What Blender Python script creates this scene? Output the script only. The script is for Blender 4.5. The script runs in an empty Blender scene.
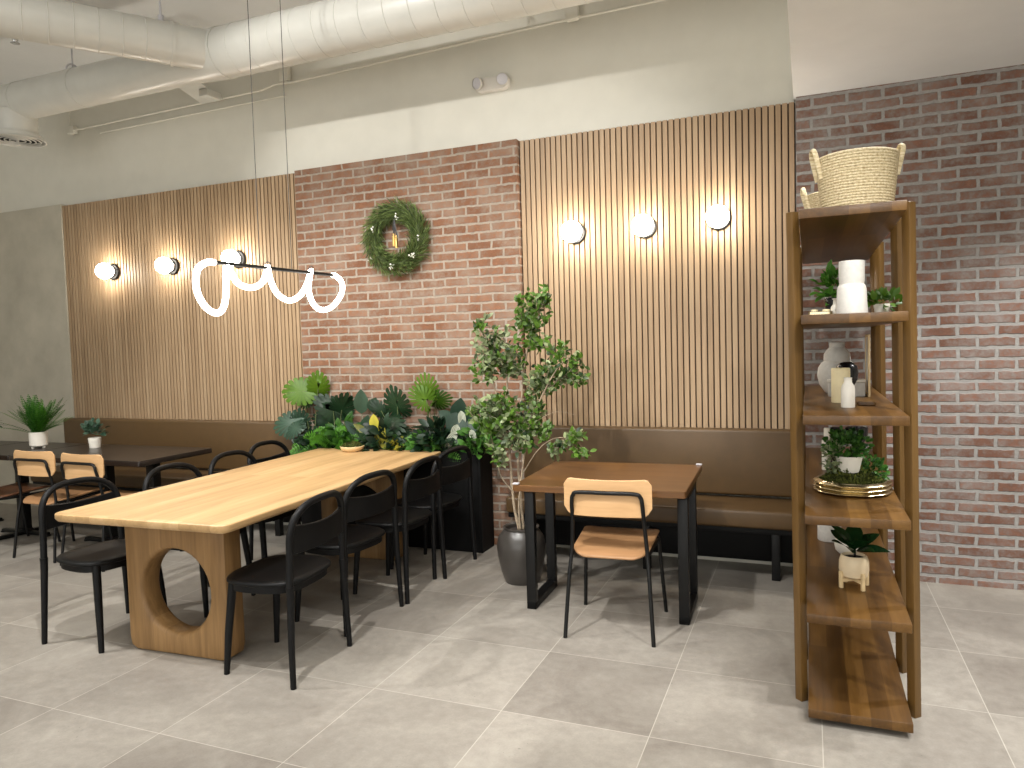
import bpy, bmesh, math, random
from mathutils import Vector, Matrix, Quaternion
from math import pi, sin, cos, radians as R
random.seed(7)
COL = bpy.context.scene.collection
V = Vector

# ------------------------------------------------------------------ camera
CAM = V((0, 0, 1.5013)); FPX = 728.06
MR = V((0.92599, 0.37647, -0.02863)); MU = V((0.00637, 0.06025, 0.99816)); MF = V((-0.3775, 0.92447, -0.05339))
cam_d = bpy.data.cameras.new('camera'); cam = bpy.data.objects.new('camera', cam_d); COL.objects.link(cam)
cam_d.sensor_width = 36; cam_d.lens = FPX / 1024 * 36; cam_d.clip_start = .05
cam.matrix_world = Matrix(((MR.x, MU.x, -MF.x, CAM.x), (MR.y, MU.y, -MF.y, CAM.y), (MR.z, MU.z, -MF.z, CAM.z), (0, 0, 0, 1)))
bpy.context.scene.camera = cam

def ray(px, py): return MR * ((px - 512) / FPX) + MU * ((384 - py) / FPX) + MF
def at(px, py, Y):                       # survey of the photo: where the sight line meets the depth Y
    d = ray(px, py); return CAM + d * (Y / d.y)
def atx(px, py, X):
    d = ray(px, py); return CAM + d * (X / d.x)

# ------------------------------------------------------------------ materials
def srgb(c):
    def f(v):
        v /= 255.0
        return v / 12.92 if v <= .04045 else ((v + .055) / 1.055) ** 2.4
    return (f(c[0]), f(c[1]), f(c[2]), 1)
class NT:
    def __init__(s, name):
        s.m = bpy.data.materials.new(name); s.m.use_nodes = True; s.t = s.m.node_tree
        s.b = s.t.nodes['Principled BSDF']
    def n(s, t, **k):
        o = s.t.nodes.new(t)
        for a, v in k.items():
            if a.startswith('i_'):
                key = a[2:]; key = int(key) if key.isdigit() else key.replace('_', ' ')
                o.inputs[key].default_value = v
            else: setattr(o, a, v)
        return o
    def l(s, a, b): s.t.links.new(a, b)
    def math(s, op, a, b=None, clamp=False):
        o = s.n('ShaderNodeMath', operation=op); o.use_clamp = clamp
        for i, x in enumerate((a, b)):
            if x is None: continue
            if isinstance(x, (int, float)): o.inputs[i].default_value = x
            else: s.l(x, o.inputs[i])
        return o.outputs[0]
    def mix(s, fac, a, b, mode='MIX'):
        o = s.n('ShaderNodeMix', data_type='RGBA', blend_type=mode)
        for i, x in ((0, fac), (6, a), (7, b)):
            if isinstance(x, (int, float, tuple)): o.inputs[i].default_value = x
            else: s.l(x, o.inputs[i])
        return o.outputs[2]
    def coords(s, scale=(1, 1, 1), kind='Object'):
        tc = s.n('ShaderNodeTexCoord'); mp = s.n('ShaderNodeMapping'); mp.inputs['Scale'].default_value = scale
        s.l(tc.outputs[kind], mp.inputs['Vector']); return mp.outputs[0]
    def noise(s, vec, scale, detail=4, rough=.55, dist=0):
        o = s.n('ShaderNodeTexNoise'); o.inputs['Scale'].default_value = scale; o.inputs['Detail'].default_value = detail
        o.inputs['Roughness'].default_value = rough; o.inputs['Distortion'].default_value = dist
        s.l(vec, o.inputs['Vector']); return o.outputs['Fac']
    def ramp(s, fac, stops):
        o = s.n('ShaderNodeValToRGB'); e = o.color_ramp.elements
        e[0].position, e[0].color = stops[0]; e[1].position, e[1].color = stops[-1]
        for p, c in stops[1:-1]:
            q = e.new(p); q.color = c
        s.l(fac, o.inputs[0]); return o.outputs[0]
    def rng(s, v, a, b, c=0, d=1):
        o = s.n('ShaderNodeMapRange'); o.inputs[1].default_value = a; o.inputs[2].default_value = b
        o.inputs[3].default_value = c; o.inputs[4].default_value = d; s.l(v, o.inputs[0]); return o.outputs[0]
    def bump(s, h, strength=.3, dist=.01):
        o = s.n('ShaderNodeBump'); o.inputs['Strength'].default_value = strength; o.inputs['Distance'].default_value = dist
        s.l(h, o.inputs['Height']); s.l(o.outputs[0], s.b.inputs['Normal'])

def plain(name, c, rough=.5, metal=0, var=.06, spec=.5, bump=0, scale=30, emit=None):
    m = NT(name); v = m.coords(); n = m.noise(v, scale)
    base = srgb(c); d = tuple(x * (1 - var * 2) for x in base[:3]) + (1,); u = tuple(min(1, x * (1 + var * 2)) for x in base[:3]) + (1,)
    m.l(m.ramp(n, [(.25, d), (.75, u)]), m.b.inputs['Base Color'])
    m.b.inputs['Roughness'].default_value = rough; m.b.inputs['Metallic'].default_value = metal
    m.b.inputs['Specular IOR Level'].default_value = spec
    if bump: m.bump(n, bump, .004)
    if emit:
        m.b.inputs['Emission Color'].default_value = srgb(emit[0]); m.b.inputs['Emission Strength'].default_value = emit[1]
    return m.m

def wood(name, dark, mid, light, axis='y', rough=.45, fine=60, stripes=9, blocks=None, spec=.4):
    m = NT(name); k = {'x': 0, 'y': 1, 'z': 2}[axis]
    sc = [1, 1, 1]; sc[k] = .06
    v = m.coords(tuple(sc)); n1 = m.noise(v, stripes, 5, .6, .6); n2 = m.noise(v, fine, 3, .6)
    f = m.math('ADD', m.math('MULTIPLY', n1, .65), m.math('MULTIPLY', n2, .35))
    if blocks:
        tc = m.n('ShaderNodeTexCoord'); sp = m.n('ShaderNodeSeparateXYZ'); m.l(tc.outputs['Object'], sp.inputs[0])
        q = [m.math('FLOOR', m.math('DIVIDE', sp.outputs[i], blocks[i])) for i in range(3)]
        cb = m.n('ShaderNodeCombineXYZ')
        for i in range(3): m.l(q[i], cb.inputs[i])
        wn = m.n('ShaderNodeTexWhiteNoise'); m.l(cb.outputs[0], wn.inputs[0])
        f = m.math('ADD', f, m.math('MULTIPLY', m.math('SUBTRACT', wn.outputs[0], .5), .28))
    m.l(m.ramp(f, [(.25, srgb(dark)), (.5, srgb(mid)), (.75, srgb(light))]), m.b.inputs['Base Color'])
    m.b.inputs['Roughness'].default_value = rough; m.b.inputs['Specular IOR Level'].default_value = spec
    m.bump(f, .08, .002)
    return m.m

def leafmat(name, dark, light, rough=.42):
    m = NT(name); a = m.n('ShaderNodeAttribute', attribute_name='tint')
    v = m.coords(); n = m.noise(v, 60, 2)
    f = m.math('ADD', a.outputs['Fac'], m.math('MULTIPLY', m.math('SUBTRACT', n, .5), .25), True)
    c = m.ramp(f, [(0, srgb(dark)), (1, srgb(light))])
    m.l(c, m.b.inputs['Base Color']); m.b.inputs['Roughness'].default_value = rough
    m.b.inputs['Specular IOR Level'].default_value = .35
    tr = m.n('ShaderNodeBsdfTranslucent'); m.l(c, tr.inputs[0])
    mx = m.n('ShaderNodeMixShader'); mx.inputs[0].default_value = .22
    m.l(m.b.outputs[0], mx.inputs[1]); m.l(tr.outputs[0], mx.inputs[2])
    m.l(mx.outputs[0], m.t.nodes['Material Output'].inputs['Surface'])
    return m.m

def brick_mat(name, colA, colB, mortar, smear, zoff=0.0, xoff=0.0, mwidth=.0085):
    m = NT(name); tc = m.n('ShaderNodeTexCoord'); sp = m.n('ShaderNodeSeparateXYZ'); m.l(tc.outputs['Object'], sp.inputs[0])
    vec0 = m.coords()
    nz = m.n('ShaderNodeTexNoise'); nz.inputs['Scale'].default_value = 22; nz.inputs['Detail'].default_value = 4
    m.l(vec0, nz.inputs['Vector'])
    nz2 = m.n('ShaderNodeTexNoise'); nz2.inputs['Scale'].default_value = 3.2; nz2.inputs['Detail'].default_value = 1; m.l(vec0, nz2.inputs['Vector'])
    s2 = m.n('ShaderNodeSeparateXYZ'); m.l(nz.outputs['Color'], s2.inputs[0])
    s3 = m.n('ShaderNodeSeparateXYZ'); m.l(nz2.outputs['Color'], s3.inputs[0])
    def wob(i, amp, amp2): return m.math('ADD', m.math('MULTIPLY', m.math('SUBTRACT', s2.outputs[i], .5), amp), m.math('MULTIPLY', m.math('SUBTRACT', s3.outputs[i], .5), amp2))
    # side faces of the wall run along y, front faces along x
    ux = m.math('ADD', m.math('ADD', sp.outputs[0], sp.outputs[1]), wob(0, .016, .02))
    uz = m.math('ADD', m.math('ADD', sp.outputs[2], zoff), wob(2, .016, .012))
    cb = m.n('ShaderNodeCombineXYZ'); m.l(m.math('ADD', ux, xoff), cb.inputs[0]); m.l(uz, cb.inputs[1])
    bk = m.n('ShaderNodeTexBrick'); bk.offset = .5; bk.inputs['Scale'].default_value = 1
    bk.inputs['Mortar Size'].default_value = mwidth; bk.inputs['Mortar Smooth'].default_value = .45
    bk.inputs['Brick Width'].default_value = .196; bk.inputs['Row Height'].default_value = .065
    bk.inputs['Color1'].default_value = (0, 0, 0, 1); bk.inputs['Color2'].default_value = (1, 1, 1, 1); bk.inputs['Mortar'].default_value = (.5, .5, .5, 1)
    m.l(cb.outputs[0], bk.inputs['Vector'])
    n3 = m.noise(vec0, 40, 5, .65); n4 = m.noise(vec0, 5, 4, .6)
    bc = m.mix(bk.outputs['Color'], srgb(colA), srgb(colB))
    bc = m.mix(m.rng(n3, .3, .75), bc, tuple(x * .62 for x in srgb(colA)[:3]) + (1,))
    # worn limewash patches where the mortar was rubbed over the brick faces
    sm = m.math('MULTIPLY', m.rng(m.math('ADD', m.math('MULTIPLY', n4, .6), m.math('MULTIPLY', n3, .4)), .42, .66), smear, True)
    bc = m.mix(sm, bc, srgb(mortar))
    mo = m.mix(m.rng(n3, .3, .8), srgb(mortar), tuple(x * .72 for x in srgb(mortar)[:3]) + (1,))
    m.l(m.mix(bk.outputs['Fac'], bc, mo), m.b.inputs['Base Color'])
    m.b.inputs['Roughness'].default_value = .9; m.b.inputs['Specular IOR Level'].default_value = .2
    h = m.math('ADD', m.math('MULTIPLY', m.math('SUBTRACT', 1.0, bk.outputs['Fac']), .8), m.math('MULTIPLY', n3, .5))
    m.bump(h, .6, .012)
    return m.m

def tile_mat():
    m = NT('floor_tile'); tc = m.n('ShaderNodeTexCoord'); sp = m.n('ShaderNodeSeparateXYZ'); m.l(tc.outputs['Object'], sp.inputs[0])
    X = m.math('DIVIDE', m.math('SUBTRACT', sp.outputs[0], -2.4009), .61); Y = m.math('DIVIDE', m.math('SUBTRACT', sp.outputs[1], 2.6735), .609)
    def edge(t):
        f = m.math('FRACT', t); return m.math('MINIMUM', f, m.math('SUBTRACT', 1.0, f))
    e = m.math('MINIMUM', edge(X), edge(Y)); grout = m.rng(e, .0018, .0040, .62, 0)
    cb = m.n('ShaderNodeCombineXYZ'); m.l(m.math('FLOOR', X), cb.inputs[0]); m.l(m.math('FLOOR', Y), cb.inputs[1])
    wn = m.n('ShaderNodeTexWhiteNoise', noise_dimensions='2D'); m.l(cb.outputs[0], wn.inputs[0])
    v = m.coords(); n1 = m.noise(v, 1.7, 6, .62, .8); n2 = m.noise(v, 24, 4, .6); n3 = m.noise(v, 130, 2, .5)
    f = m.math('ADD', m.math('MULTIPLY', n1, .62), m.math('MULTIPLY', n2, .28)); f = m.math('ADD', f, m.math('MULTIPLY', n3, .10))
    f = m.math('ADD', f, m.math('MULTIPLY', m.math('SUBTRACT', wn.outputs[0], .5), .16))
    c = m.ramp(f, [(.3, srgb((116, 109, 101))), (.5, srgb((141, 135, 126))), (.7, srgb((166, 160, 150)))])
    pit = m.math('MULTIPLY', m.rng(m.noise(v, 70, 2, .4), .70, .76), m.rng(m.noise(v, 3, 2), .5, .6))
    c = m.mix(m.math('MULTIPLY', pit, .5), c, srgb((96, 90, 82)))
    m.l(m.mix(grout, c, srgb((192, 186, 175))), m.b.inputs['Base Color'])
    m.l(m.rng(n2, .3, .7, .42, .56), m.b.inputs['Roughness']); m.b.inputs['Specular IOR Level'].default_value = .45
    m.bump(m.math('SUBTRACT', m.math('MULTIPLY', n2, .15), grout), .15, .002)
    return m.m

def slat_mat(pitch, x0):
    m = NT('oak_slat'); tc = m.n('ShaderNodeTexCoord'); sp = m.n('ShaderNodeSeparateXYZ'); m.l(tc.outputs['Object'], sp.inputs[0])
    idx = m.math('FLOOR', m.math('DIVIDE', m.math('SUBTRACT', sp.outputs[0], x0), pitch))
    wn = m.n('ShaderNodeTexWhiteNoise', noise_dimensions='1D'); m.l(idx, wn.inputs['W'])
    v = m.coords((1, 1, .035)); n1 = m.noise(v, 70, 4, .6); n2 = m.noise(m.coords((1, 1, .3)), 7, 2)
    f = m.math('ADD', m.math('MULTIPLY', n1, .5), m.math('MULTIPLY', wn.outputs[0], .24)); f = m.math('ADD', m.math('ADD', f, .08), m.math('MULTIPLY', m.math('SUBTRACT', n2, .5), .3))
    m.l(m.ramp(f, [(.15, srgb((134, 110, 84))), (.45, srgb((157, 132, 103))), (.8, srgb((177, 153, 124)))]), m.b.inputs['Base Color'])
    m.b.inputs['Roughness'].default_value = .5; m.b.inputs['Specular IOR Level'].default_value = .35
    return m.m

M = dict(
    floor=tile_mat(),
    plaster=plain('painted_plaster', (212, 209, 197), .85, var=.015, scale=6, spec=.2),
    soffit=plain('painted_ceiling', (222, 223, 222), .85, var=.012, scale=5, spec=.2),
    concrete=plain('grey_concrete_plaster', (176, 170, 155), .8, var=.07, scale=3.5, spec=.2, bump=.1),
    duct=plain('painted_duct', (200, 199, 191), .3, var=.02, scale=8, spec=.6),
    brick_c=brick_mat('red_brick', (122, 84, 62), (146, 106, 82), (160, 148, 134), .5, xoff=.05, mwidth=.0102),
    brick_r=brick_mat('limewashed_brick', (116, 84, 70), (141, 104, 88), (160, 157, 153), .6, zoff=.02, xoff=.13, mwidth=.0125),
    backing=plain('slat_backing', (60, 46, 33), .8),
    oak=wood('light_oak', (172, 138, 94), (196, 160, 112), (212, 178, 132), 'y', .42, stripes=14, blocks=(.09, 1.1, 9)),
    oak_z=wood('light_oak_upright', (120, 90, 54), (150, 116, 74), (174, 140, 96), 'z', .5, stripes=12, blocks=(.075, 9, 9)),
    walnut=wood('walnut_table', (78, 50, 22), (103, 68, 32), (124, 87, 46), 'x', .28, stripes=14, blocks=(1.3, .12, 9), spec=.6),
    acacia=wood('acacia_shelf', (56, 36, 12), (83, 56, 22), (107, 76, 35), 'y', .4, stripes=8, blocks=(.07, .9, 9)),
    acacia_z=wood('acacia_post', (70, 48, 19), (92, 66, 28), (112, 83, 42), 'z', .45, stripes=10),
    ply=wood('oak_plywood', (178, 138, 94), (200, 160, 114), (212, 174, 130), 'x', .42, stripes=10),
    ply_seat=wood('oak_seat_plywood', (136, 100, 66), (162, 122, 84), (180, 140, 100), 'x', .4, stripes=10),
    ply_dark=wood('walnut_plywood', (70, 44, 28), (92, 60, 40), (112, 76, 52), 'x', .35, stripes=10),
    espresso=wood('espresso_top', (26, 20, 17), (35, 28, 24), (46, 38, 32), 'x', .3, stripes=12, spec=.35),
    black_wood=plain('black_stained_wood', (8, 8, 9), .5, var=.1, spec=.25),
    black_metal=plain('black_powder_metal', (12, 12, 12), .42, var=.05, spec=.3),
    black_matte=plain('black_laminate', (8, 8, 8), .6, var=.05, spec=.2),
    leather=plain('olive_brown_leather', (80, 59, 31), .5, var=.05, scale=14, bump=.06),
    piping=plain('leather_piping', (78, 57, 34), .55),
    soil=plain('dark_soil', (36, 28, 22), .95, var=.25, bump=.6, scale=70),
    ceramic_dark=plain('dark_glazed_ceramic', (62, 58, 54), .32, var=.1, scale=12, spec=.6),
    ceramic_white=plain('white_ceramic', (226, 221, 209), .45, var=.02),
    ceramic_mat=plain('matte_white_ceramic', (200, 197, 190), .7, var=.04, bump=.15, scale=60),
    ceramic_black=plain('black_glazed_ceramic', (16, 17, 20), .25),
    cream_wax=plain('cream_wax', (248, 230, 186), .55, var=.06, scale=20),
    brass=plain('brass', (206, 192, 158), .25, metal=1, var=.04),
    chrome=plain('chrome', (200, 200, 202), .2, metal=1),
    bark=plain('pale_bark', (150, 134, 112), .85, var=.18, scale=50, bump=.3),
    stem=plain('green_stem', (80, 92, 48), .6),
    stand_wood=plain('pale_wood', (222, 196, 150), .5, var=.06),
    clear_plastic=plain('grey_plastic', (196, 194, 198), .3, var=.03),
    white_plastic=plain('white_plastic', (212, 207, 198), .5, var=.01),
    cable=plain('grey_cable', (46, 45, 43), .5),
    ribbon=plain('black_ribbon', (24, 22, 22), .5),
    berry=plain('white_berry', (228, 226, 216), .5),
    globe=plain('lit_opal_globe', (255, 250, 240), .4, emit=((255, 245, 230), 58)),
    neon=plain('lit_silicone_tube', (255, 252, 246), .4, emit=((255, 244, 230), 12)),
    moss=leafmat('moss', (44, 54, 16), (112, 118, 50), .9),
    gold=plain('gold', (222, 188, 118), .3, metal=1), straw=None, cream=plain('cream_ceramic', (224, 204, 170), .5, var=.03),
    leaf_lime=leafmat('lime_leaf', (24, 58, 6), (84, 118, 26)),
    leaf_mid=leafmat('green_leaf', (28, 66, 20), (86, 136, 52)),
    leaf_dark=leafmat('dark_leaf', (10, 28, 15), (42, 72, 44)),
    leaf_blue=leafmat('blue_green_leaf', (22, 44, 32), (76, 106, 84)),
    leaf_fern=leafmat('fern_leaf', (30, 76, 16), (94, 152, 48)),
    leaf_croton=leafmat('croton_leaf', (34, 56, 20), (200, 190, 70)),
    leaf_striped=leafmat('striped_leaf', (34, 62, 36), (214, 216, 196)),
    leaf_tree=leafmat('tree_leaf', (13, 36, 8), (94, 130, 42)),
    leaf_varieg=leafmat('variegated_tree_leaf', (20, 46, 18), (164, 176, 128)),
    needle=leafmat('pine_needle', (38, 56, 26), (124, 142, 78), .6),
    leaf_rubber=leafmat('rubber_leaf', (10, 34, 16), (40, 84, 40), .22),
)
def straw_mat():
    m = NT('woven_straw'); tc = m.n('ShaderNodeTexCoord'); sp = m.n('ShaderNodeSeparateXYZ'); m.l(tc.outputs['Object'], sp.inputs[0])
    a = m.math('ARCTAN2', sp.outputs[1], sp.outputs[0]); cb = m.n('ShaderNodeCombineXYZ')
    m.l(m.math('MULTIPLY', a, 3.0), cb.inputs[0]); m.l(m.math('MULTIPLY', sp.outputs[2], 26.0), cb.inputs[1])
    n = m.noise(cb.outputs[0], 5, 4, .65)
    m.l(m.ramp(n, [(.3, srgb((150, 130, 94))), (.5, srgb((198, 182, 146))), (.72, srgb((222, 210, 180)))]), m.b.inputs['Base Color'])
    m.b.inputs['Roughness'].default_value = .8; m.bump(n, .5, .004)
    return m.m
M['straw'] = straw_mat()

# ------------------------------------------------------------------ mesh helpers
class Mb:
    def __init__(s):
        s.bm = bmesh.new(); s.t = s.bm.verts.layers.float.new('tint')
    def v(s, co, tint=0.0):
        q = s.bm.verts.new(co); q[s.t] = tint; return q
    def f(s, vs):
        try: return s.bm.faces.new(vs)
        except ValueError: return None
    def add(s, other, mat=None):
        mp = {}
        for v in other.verts: mp[v] = s.v((mat @ v.co) if mat else v.co)
        for f in other.faces: s.f([mp[v] for v in f.verts])
        other.free(); return s
    def box(s, c, size, bev=0.0, rot=None, seg=2):
        b = bmesh.new(); bmesh.ops.create_cube(b, size=1)
        bmesh.ops.scale(b, vec=size, verts=b.verts)
        if bev: bmesh.ops.bevel(b, geom=list(b.edges), offset=bev, segments=seg, profile=.5, affect='EDGES')
        return s.add(b, Matrix.Translation(c) @ (rot or Matrix()).to_4x4())
    def sphere(s, c, r, sc=(1, 1, 1), seg=20, rings=12):
        b = bmesh.new(); bmesh.ops.create_uvsphere(b, u_segments=seg, v_segments=rings, radius=r)
        return s.add(b, Matrix.Translation(c) @ Matrix.Diagonal((*sc, 1)))
    def tube(s, pts, rad, seg=10, flat=1.0, closed=False, caps=True, up=None):
        pts = [V(p) for p in pts]; n = len(pts); rads = rad if isinstance(rad, (list, tuple)) else [rad] * n
        rings = []; prev = None
        for i, p in enumerate(pts):
            if closed: t = (pts[(i + 1) % n] - pts[i - 1]).normalized()
            else: t = (pts[min(i + 1, n - 1)] - pts[max(i - 1, 0)]).normalized()
            if prev is None:
                u = V(up) if up else (V((0, 0, 1)) if abs(t.z) < .9 else V((0, 1, 0)))
                a = t.cross(u).normalized()
            else:
                a = (prev - t * prev.dot(t)).normalized()
            prev = a; b = t.cross(a)
            rings.append([s.v(p + (a * cos(k * 2 * pi / seg) + b * sin(k * 2 * pi / seg) * flat) * rads[i]) for k in range(seg)])
        for i in range(n if closed else n - 1):
            A, B = rings[i], rings[(i + 1) % n]
            for k in range(seg): s.f([A[k], A[(k + 1) % seg], B[(k + 1) % seg], B[k]])
        if caps and not closed:
            s.f(rings[0][::-1]); s.f(rings[-1])
        return s
    def lathe(s, prof, c=(0, 0, 0), seg=32, fx=None, mat=None):
        rings = []
        for (r, z) in prof:
            if r < 1e-6: rings.append([s.v(V(c) + (mat @ V((0, 0, z)) if mat else V((0, 0, z))))])
            else:
                ring = []
                for k in range(seg):
                    a = 2 * pi * k / seg; rr = r * (fx(a, z) if fx else 1)
                    p = V((rr * cos(a), rr * sin(a), z)); ring.append(s.v(V(c) + (mat @ p if mat else p)))
                rings.append(ring)
        for A, B in zip(rings, rings[1:]):
            for k in range(seg):
                a = [A[k % len(A)], A[(k + 1) % len(A)]] if len(A) > 1 else [A[0]]
                b = [B[(k + 1) % len(B)], B[k % len(B)]] if len(B) > 1 else [B[0]]
                if len(a) + len(b) > 2: s.f(a + b)
        return s
    def stack(s, loops):                     # closed loops of equal length, capped both ends
        rs = [[s.v(p) for p in L] for L in loops]; n = len(rs[0])
        for A, B in zip(rs, rs[1:]):
            for k in range(n): s.f([A[k], A[(k + 1) % n], B[(k + 1) % n], B[k]])
        s.f(rs[0][::-1]); s.f(rs[-1]); return s
    def obj(s, name, mat, parent=None, smooth=40, loc=None):
        bmesh.ops.recalc_face_normals(s.bm, faces=s.bm.faces)
        me = bpy.data.meshes.new(name); s.bm.to_mesh(me); s.bm.free()
        me.materials.append(M[mat] if isinstance(mat, str) else mat)
        if smooth:
            me.shade_smooth()
            if smooth < 180: me.set_sharp_from_angle(angle=R(smooth))
        o = bpy.data.objects.new(name, me); COL.objects.link(o)
        if parent: o.parent = parent
        if loc: o.location = loc
        return o
def rrect(w, d, r, n=6):
    r = max(r, 1e-4); out = []
    for (cx, cy, a0) in ((w / 2 - r, d / 2 - r, 0), (-w / 2 + r, d / 2 - r, 90), (-w / 2 + r, -d / 2 + r, 180), (w / 2 - r, -d / 2 + r, 270)):
        for k in range(n + 1):
            a = R(a0 + 90 * k / n); out.append((cx + r * cos(a), cy + r * sin(a)))
    return out
def slab(b, w, d, r, prof, c=(0, 0), n=6):   # prof: (inset, z)
    return b.stack([[(x + c[0], y + c[1], z) for x, y in rrect(w - 2 * i, d - 2 * i, max(r - i, .002), n)] for i, z in prof])
def spline(pts, n=8, closed=False):          # Catmull-Rom
    P = [V(p) for p in pts]; out = []; N = len(P)
    for i in range(N if closed else N - 1):
        if closed: a, b, c, d = P[i - 1], P[i], P[(i + 1) % N], P[(i + 2) % N]
        else: a, b, c, d = P[max(i - 1, 0)], P[i], P[i + 1], P[min(i + 2, N - 1)]
        for k in range(n):
            t = k / n
            out.append(.5 * ((2 * b) + (c - a) * t + (2 * a - 5 * b + 4 * c - d) * t * t + (3 * b - a - 3 * c + d) * t ** 3))
    if not closed: out.append(P[-1])
    return out
def lerp(a, b, t): return a + (b - a) * t

def tag(o, label, cat, group=None):
    o['label'] = label; o['category'] = cat
    if group: o['group'] = group
    return o
def thing(name, label, cat, loc=(0, 0, 0), rz=0, group=None):
    o = bpy.data.objects.new(name, None); COL.objects.link(o); o.empty_display_size = .1
    o.location = loc; o.rotation_euler = (0, 0, rz); return tag(o, label, cat, group)
def struct(b, name, mat, smooth=0):
    o = b.obj(name, mat, smooth=smooth); o['kind'] = 'structure'; return o
def dup(root, loc, rz, label, group=None):
    r = root.copy(); COL.objects.link(r); r.location = loc; r.rotation_euler = (0, 0, rz); r['label'] = label
    if group: r['group'] = group
    for ch in list(root.children):
        c = ch.copy(); COL.objects.link(c); c.parent = r
        for g in ch.children:
            d = g.copy(); COL.objects.link(d); d.parent = c
    return r

# ------------------------------------------------------------------ room
YB = 4.94                                     # front of the brickwork
def slabbox(x0, x1, y0, y1, z0, z1): return Mb().box(((x0 + x1) / 2, (y0 + y1) / 2, (z0 + z1) / 2), (x1 - x0, y1 - y0, z1 - z0))
CE = 4.15
struct(slabbox(-8.6, 3.6, -4.1, 5.3, -.1, 0), 'floor', 'floor')
struct(slabbox(-8.6, 3.6, -4.1, 5.3, CE, CE + .1), 'ceiling', 'soffit')
struct(slabbox(-8.6, 3.6, 5.03, 5.13, 0, CE), 'wall_back', 'plaster')
struct(slabbox(-8.5, -6.69, 4.97, 5.03, 0, 2.985), 'wall_concrete', 'concrete')
struct(slabbox(-3.885, -1.93, YB, 5.03, 0, 2.975), 'wall_brick_center', 'brick_c')
struct(slabbox(-.065, 3.5, YB, 5.03, 0, 2.985), 'wall_brick_right', 'brick_r')
struct(slabbox(-8.6, -8.5, -4.1, 5.1, 0, CE), 'wall_left', 'plaster')
struct(slabbox(3.5, 3.6, -4.1, 5.1, 0, CE), 'wall_right', 'plaster')
struct(slabbox(-8.6, 3.6, -4.1, -4.0, 0, CE), 'wall_front', 'plaster')
struct(slabbox(-.078, 3.5, -4.0, 5.03, 2.985, CE), 'ceiling_lowered', 'soffit')

def slat_panel(x0, x1, n, label):
    t = thing('slat_panel', label, 'wall panel', ((x0 + x1) / 2, 5.0, .91))
    w = x1 - x0; H = 2.06; pitch = w / n
    Mb().box((0, .014, H / 2), (w, .026, H)).obj('backing', 'backing', t, smooth=0)
    b = Mb()
    for i in range(n): b.box((-w / 2 + (i + .5) * pitch, -.0095, H / 2), (pitch * .78, .021, H), .0015, seg=1)
    b.obj('slats', slat_mat(pitch, -w / 2), t, smooth=0)
slat_panel(-6.69, -3.89, 72, 'left oak slat wall panel, between the grey concrete and the brick')
slat_panel(-1.925, -.07, 47, 'right oak slat wall panel, above the banquette behind the walnut table')

# ------------------------------------------------------------------ banquettes
def banquette(x0, x1, label):
    w = x1 - x0; t = thing('banquette_bench', label, 'bench', ((x0 + x1) / 2, 4.52, 0))
    b = Mb(); b.box((0, .21, .415), (w, .42, .11), .02, seg=3); s = b.obj('seat_cushion', 'leather', t)
    b = Mb(); b.box((0, .405, .70), (w, .10, .43), .02, seg=3); s = b.obj('back_cushion', 'leather', t)
    n = max(1, round(w / 1.1))
    Mb().box((0, .34, .22), (w - .02, .10, .27), .004).obj('plinth', 'black_matte', t)
    Mb().box((0, .2, .345), (w - .02, .36, .035), .004).obj('seat_board', 'black_matte', t)
    for k in range(n + 1):
        Mb().box((-w / 2 + .12 + k * (w - .24) / max(n, 1), .20, .1645), (.05, .05, .329), .004).obj('leg', 'black_metal', t)
banquette(-6.72, -3.90, 'long brown leather banquette under the left slat panel, behind the dark tables')
banquette(-1.92, -.075, 'shorter brown leather banquette under the right slat panel, behind the walnut table')

# ------------------------------------------------------------------ long oak table
TR = R(-2.6 * -1)
LT = thing('dining_table', 'long light oak dining table on two slab legs with round holes', 'table', (-2.97, 3.565, 0), R(2.4))
b = Mb(); slab(b, 1.06, 2.27, .05, [(.035, .694), (.012, .70), (.0, .715), (0, .736), (.004, .74)], n=8); b.obj('tabletop', 'oak', LT)
def slab_leg(y):
    b = Mb(); N = 72; w, h, t, rr = .635, .694, .125, .18; cz = .325; hr = .212; bv = .02
    loops = []
    for k in range(N):
        a = 2 * pi * k / N; dx, dz = cos(a), sin(a)
        # rounded rectangle outline by marching along the sight line from the centre
        lo, hi = .05, .6
        for _ in range(30):
            md = (lo + hi) / 2; x, z = abs(dx * md), abs(dz * md)
            r = .05 if dz < 0 else .03
            qx, qz = max(x - (w / 2 - r), 0), max(z - ((h - cz if dz > 0 else cz) - r), 0)
            inside = math.hypot(qx, qz) <= r if (qx > 0 or qz > 0) else True
            if inside: lo = md
            else: hi = md
        o = lo; q = t / 2
        sec = [(hr, -q + bv), (hr + bv * .4, -q + bv * .3), (hr + bv, -q), (o - bv, -q), (o - bv * .3, -q + bv * .3), (o, -q + bv),
               (o, q - bv), (o - bv * .3, q - bv * .3), (o - bv, q), (hr + bv, q), (hr + bv * .4, q - bv * .3), (hr, q - bv)]
        loops.append([b.v((r_ * dx, y + yy, cz + r_ * dz)) for r_, yy in sec])
    for k in range(N):
        A, B = loops[k], loops[(k + 1) % N]
        for j in range(len(A)): b.f([A[j], A[(j + 1) % len(A)], B[(j + 1) % len(A)], B[j]])
    return b
for y in (-.85, .85): slab_leg(y).obj('slab_leg', 'oak_z', LT, loc=(.006, 0, 0))

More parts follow.
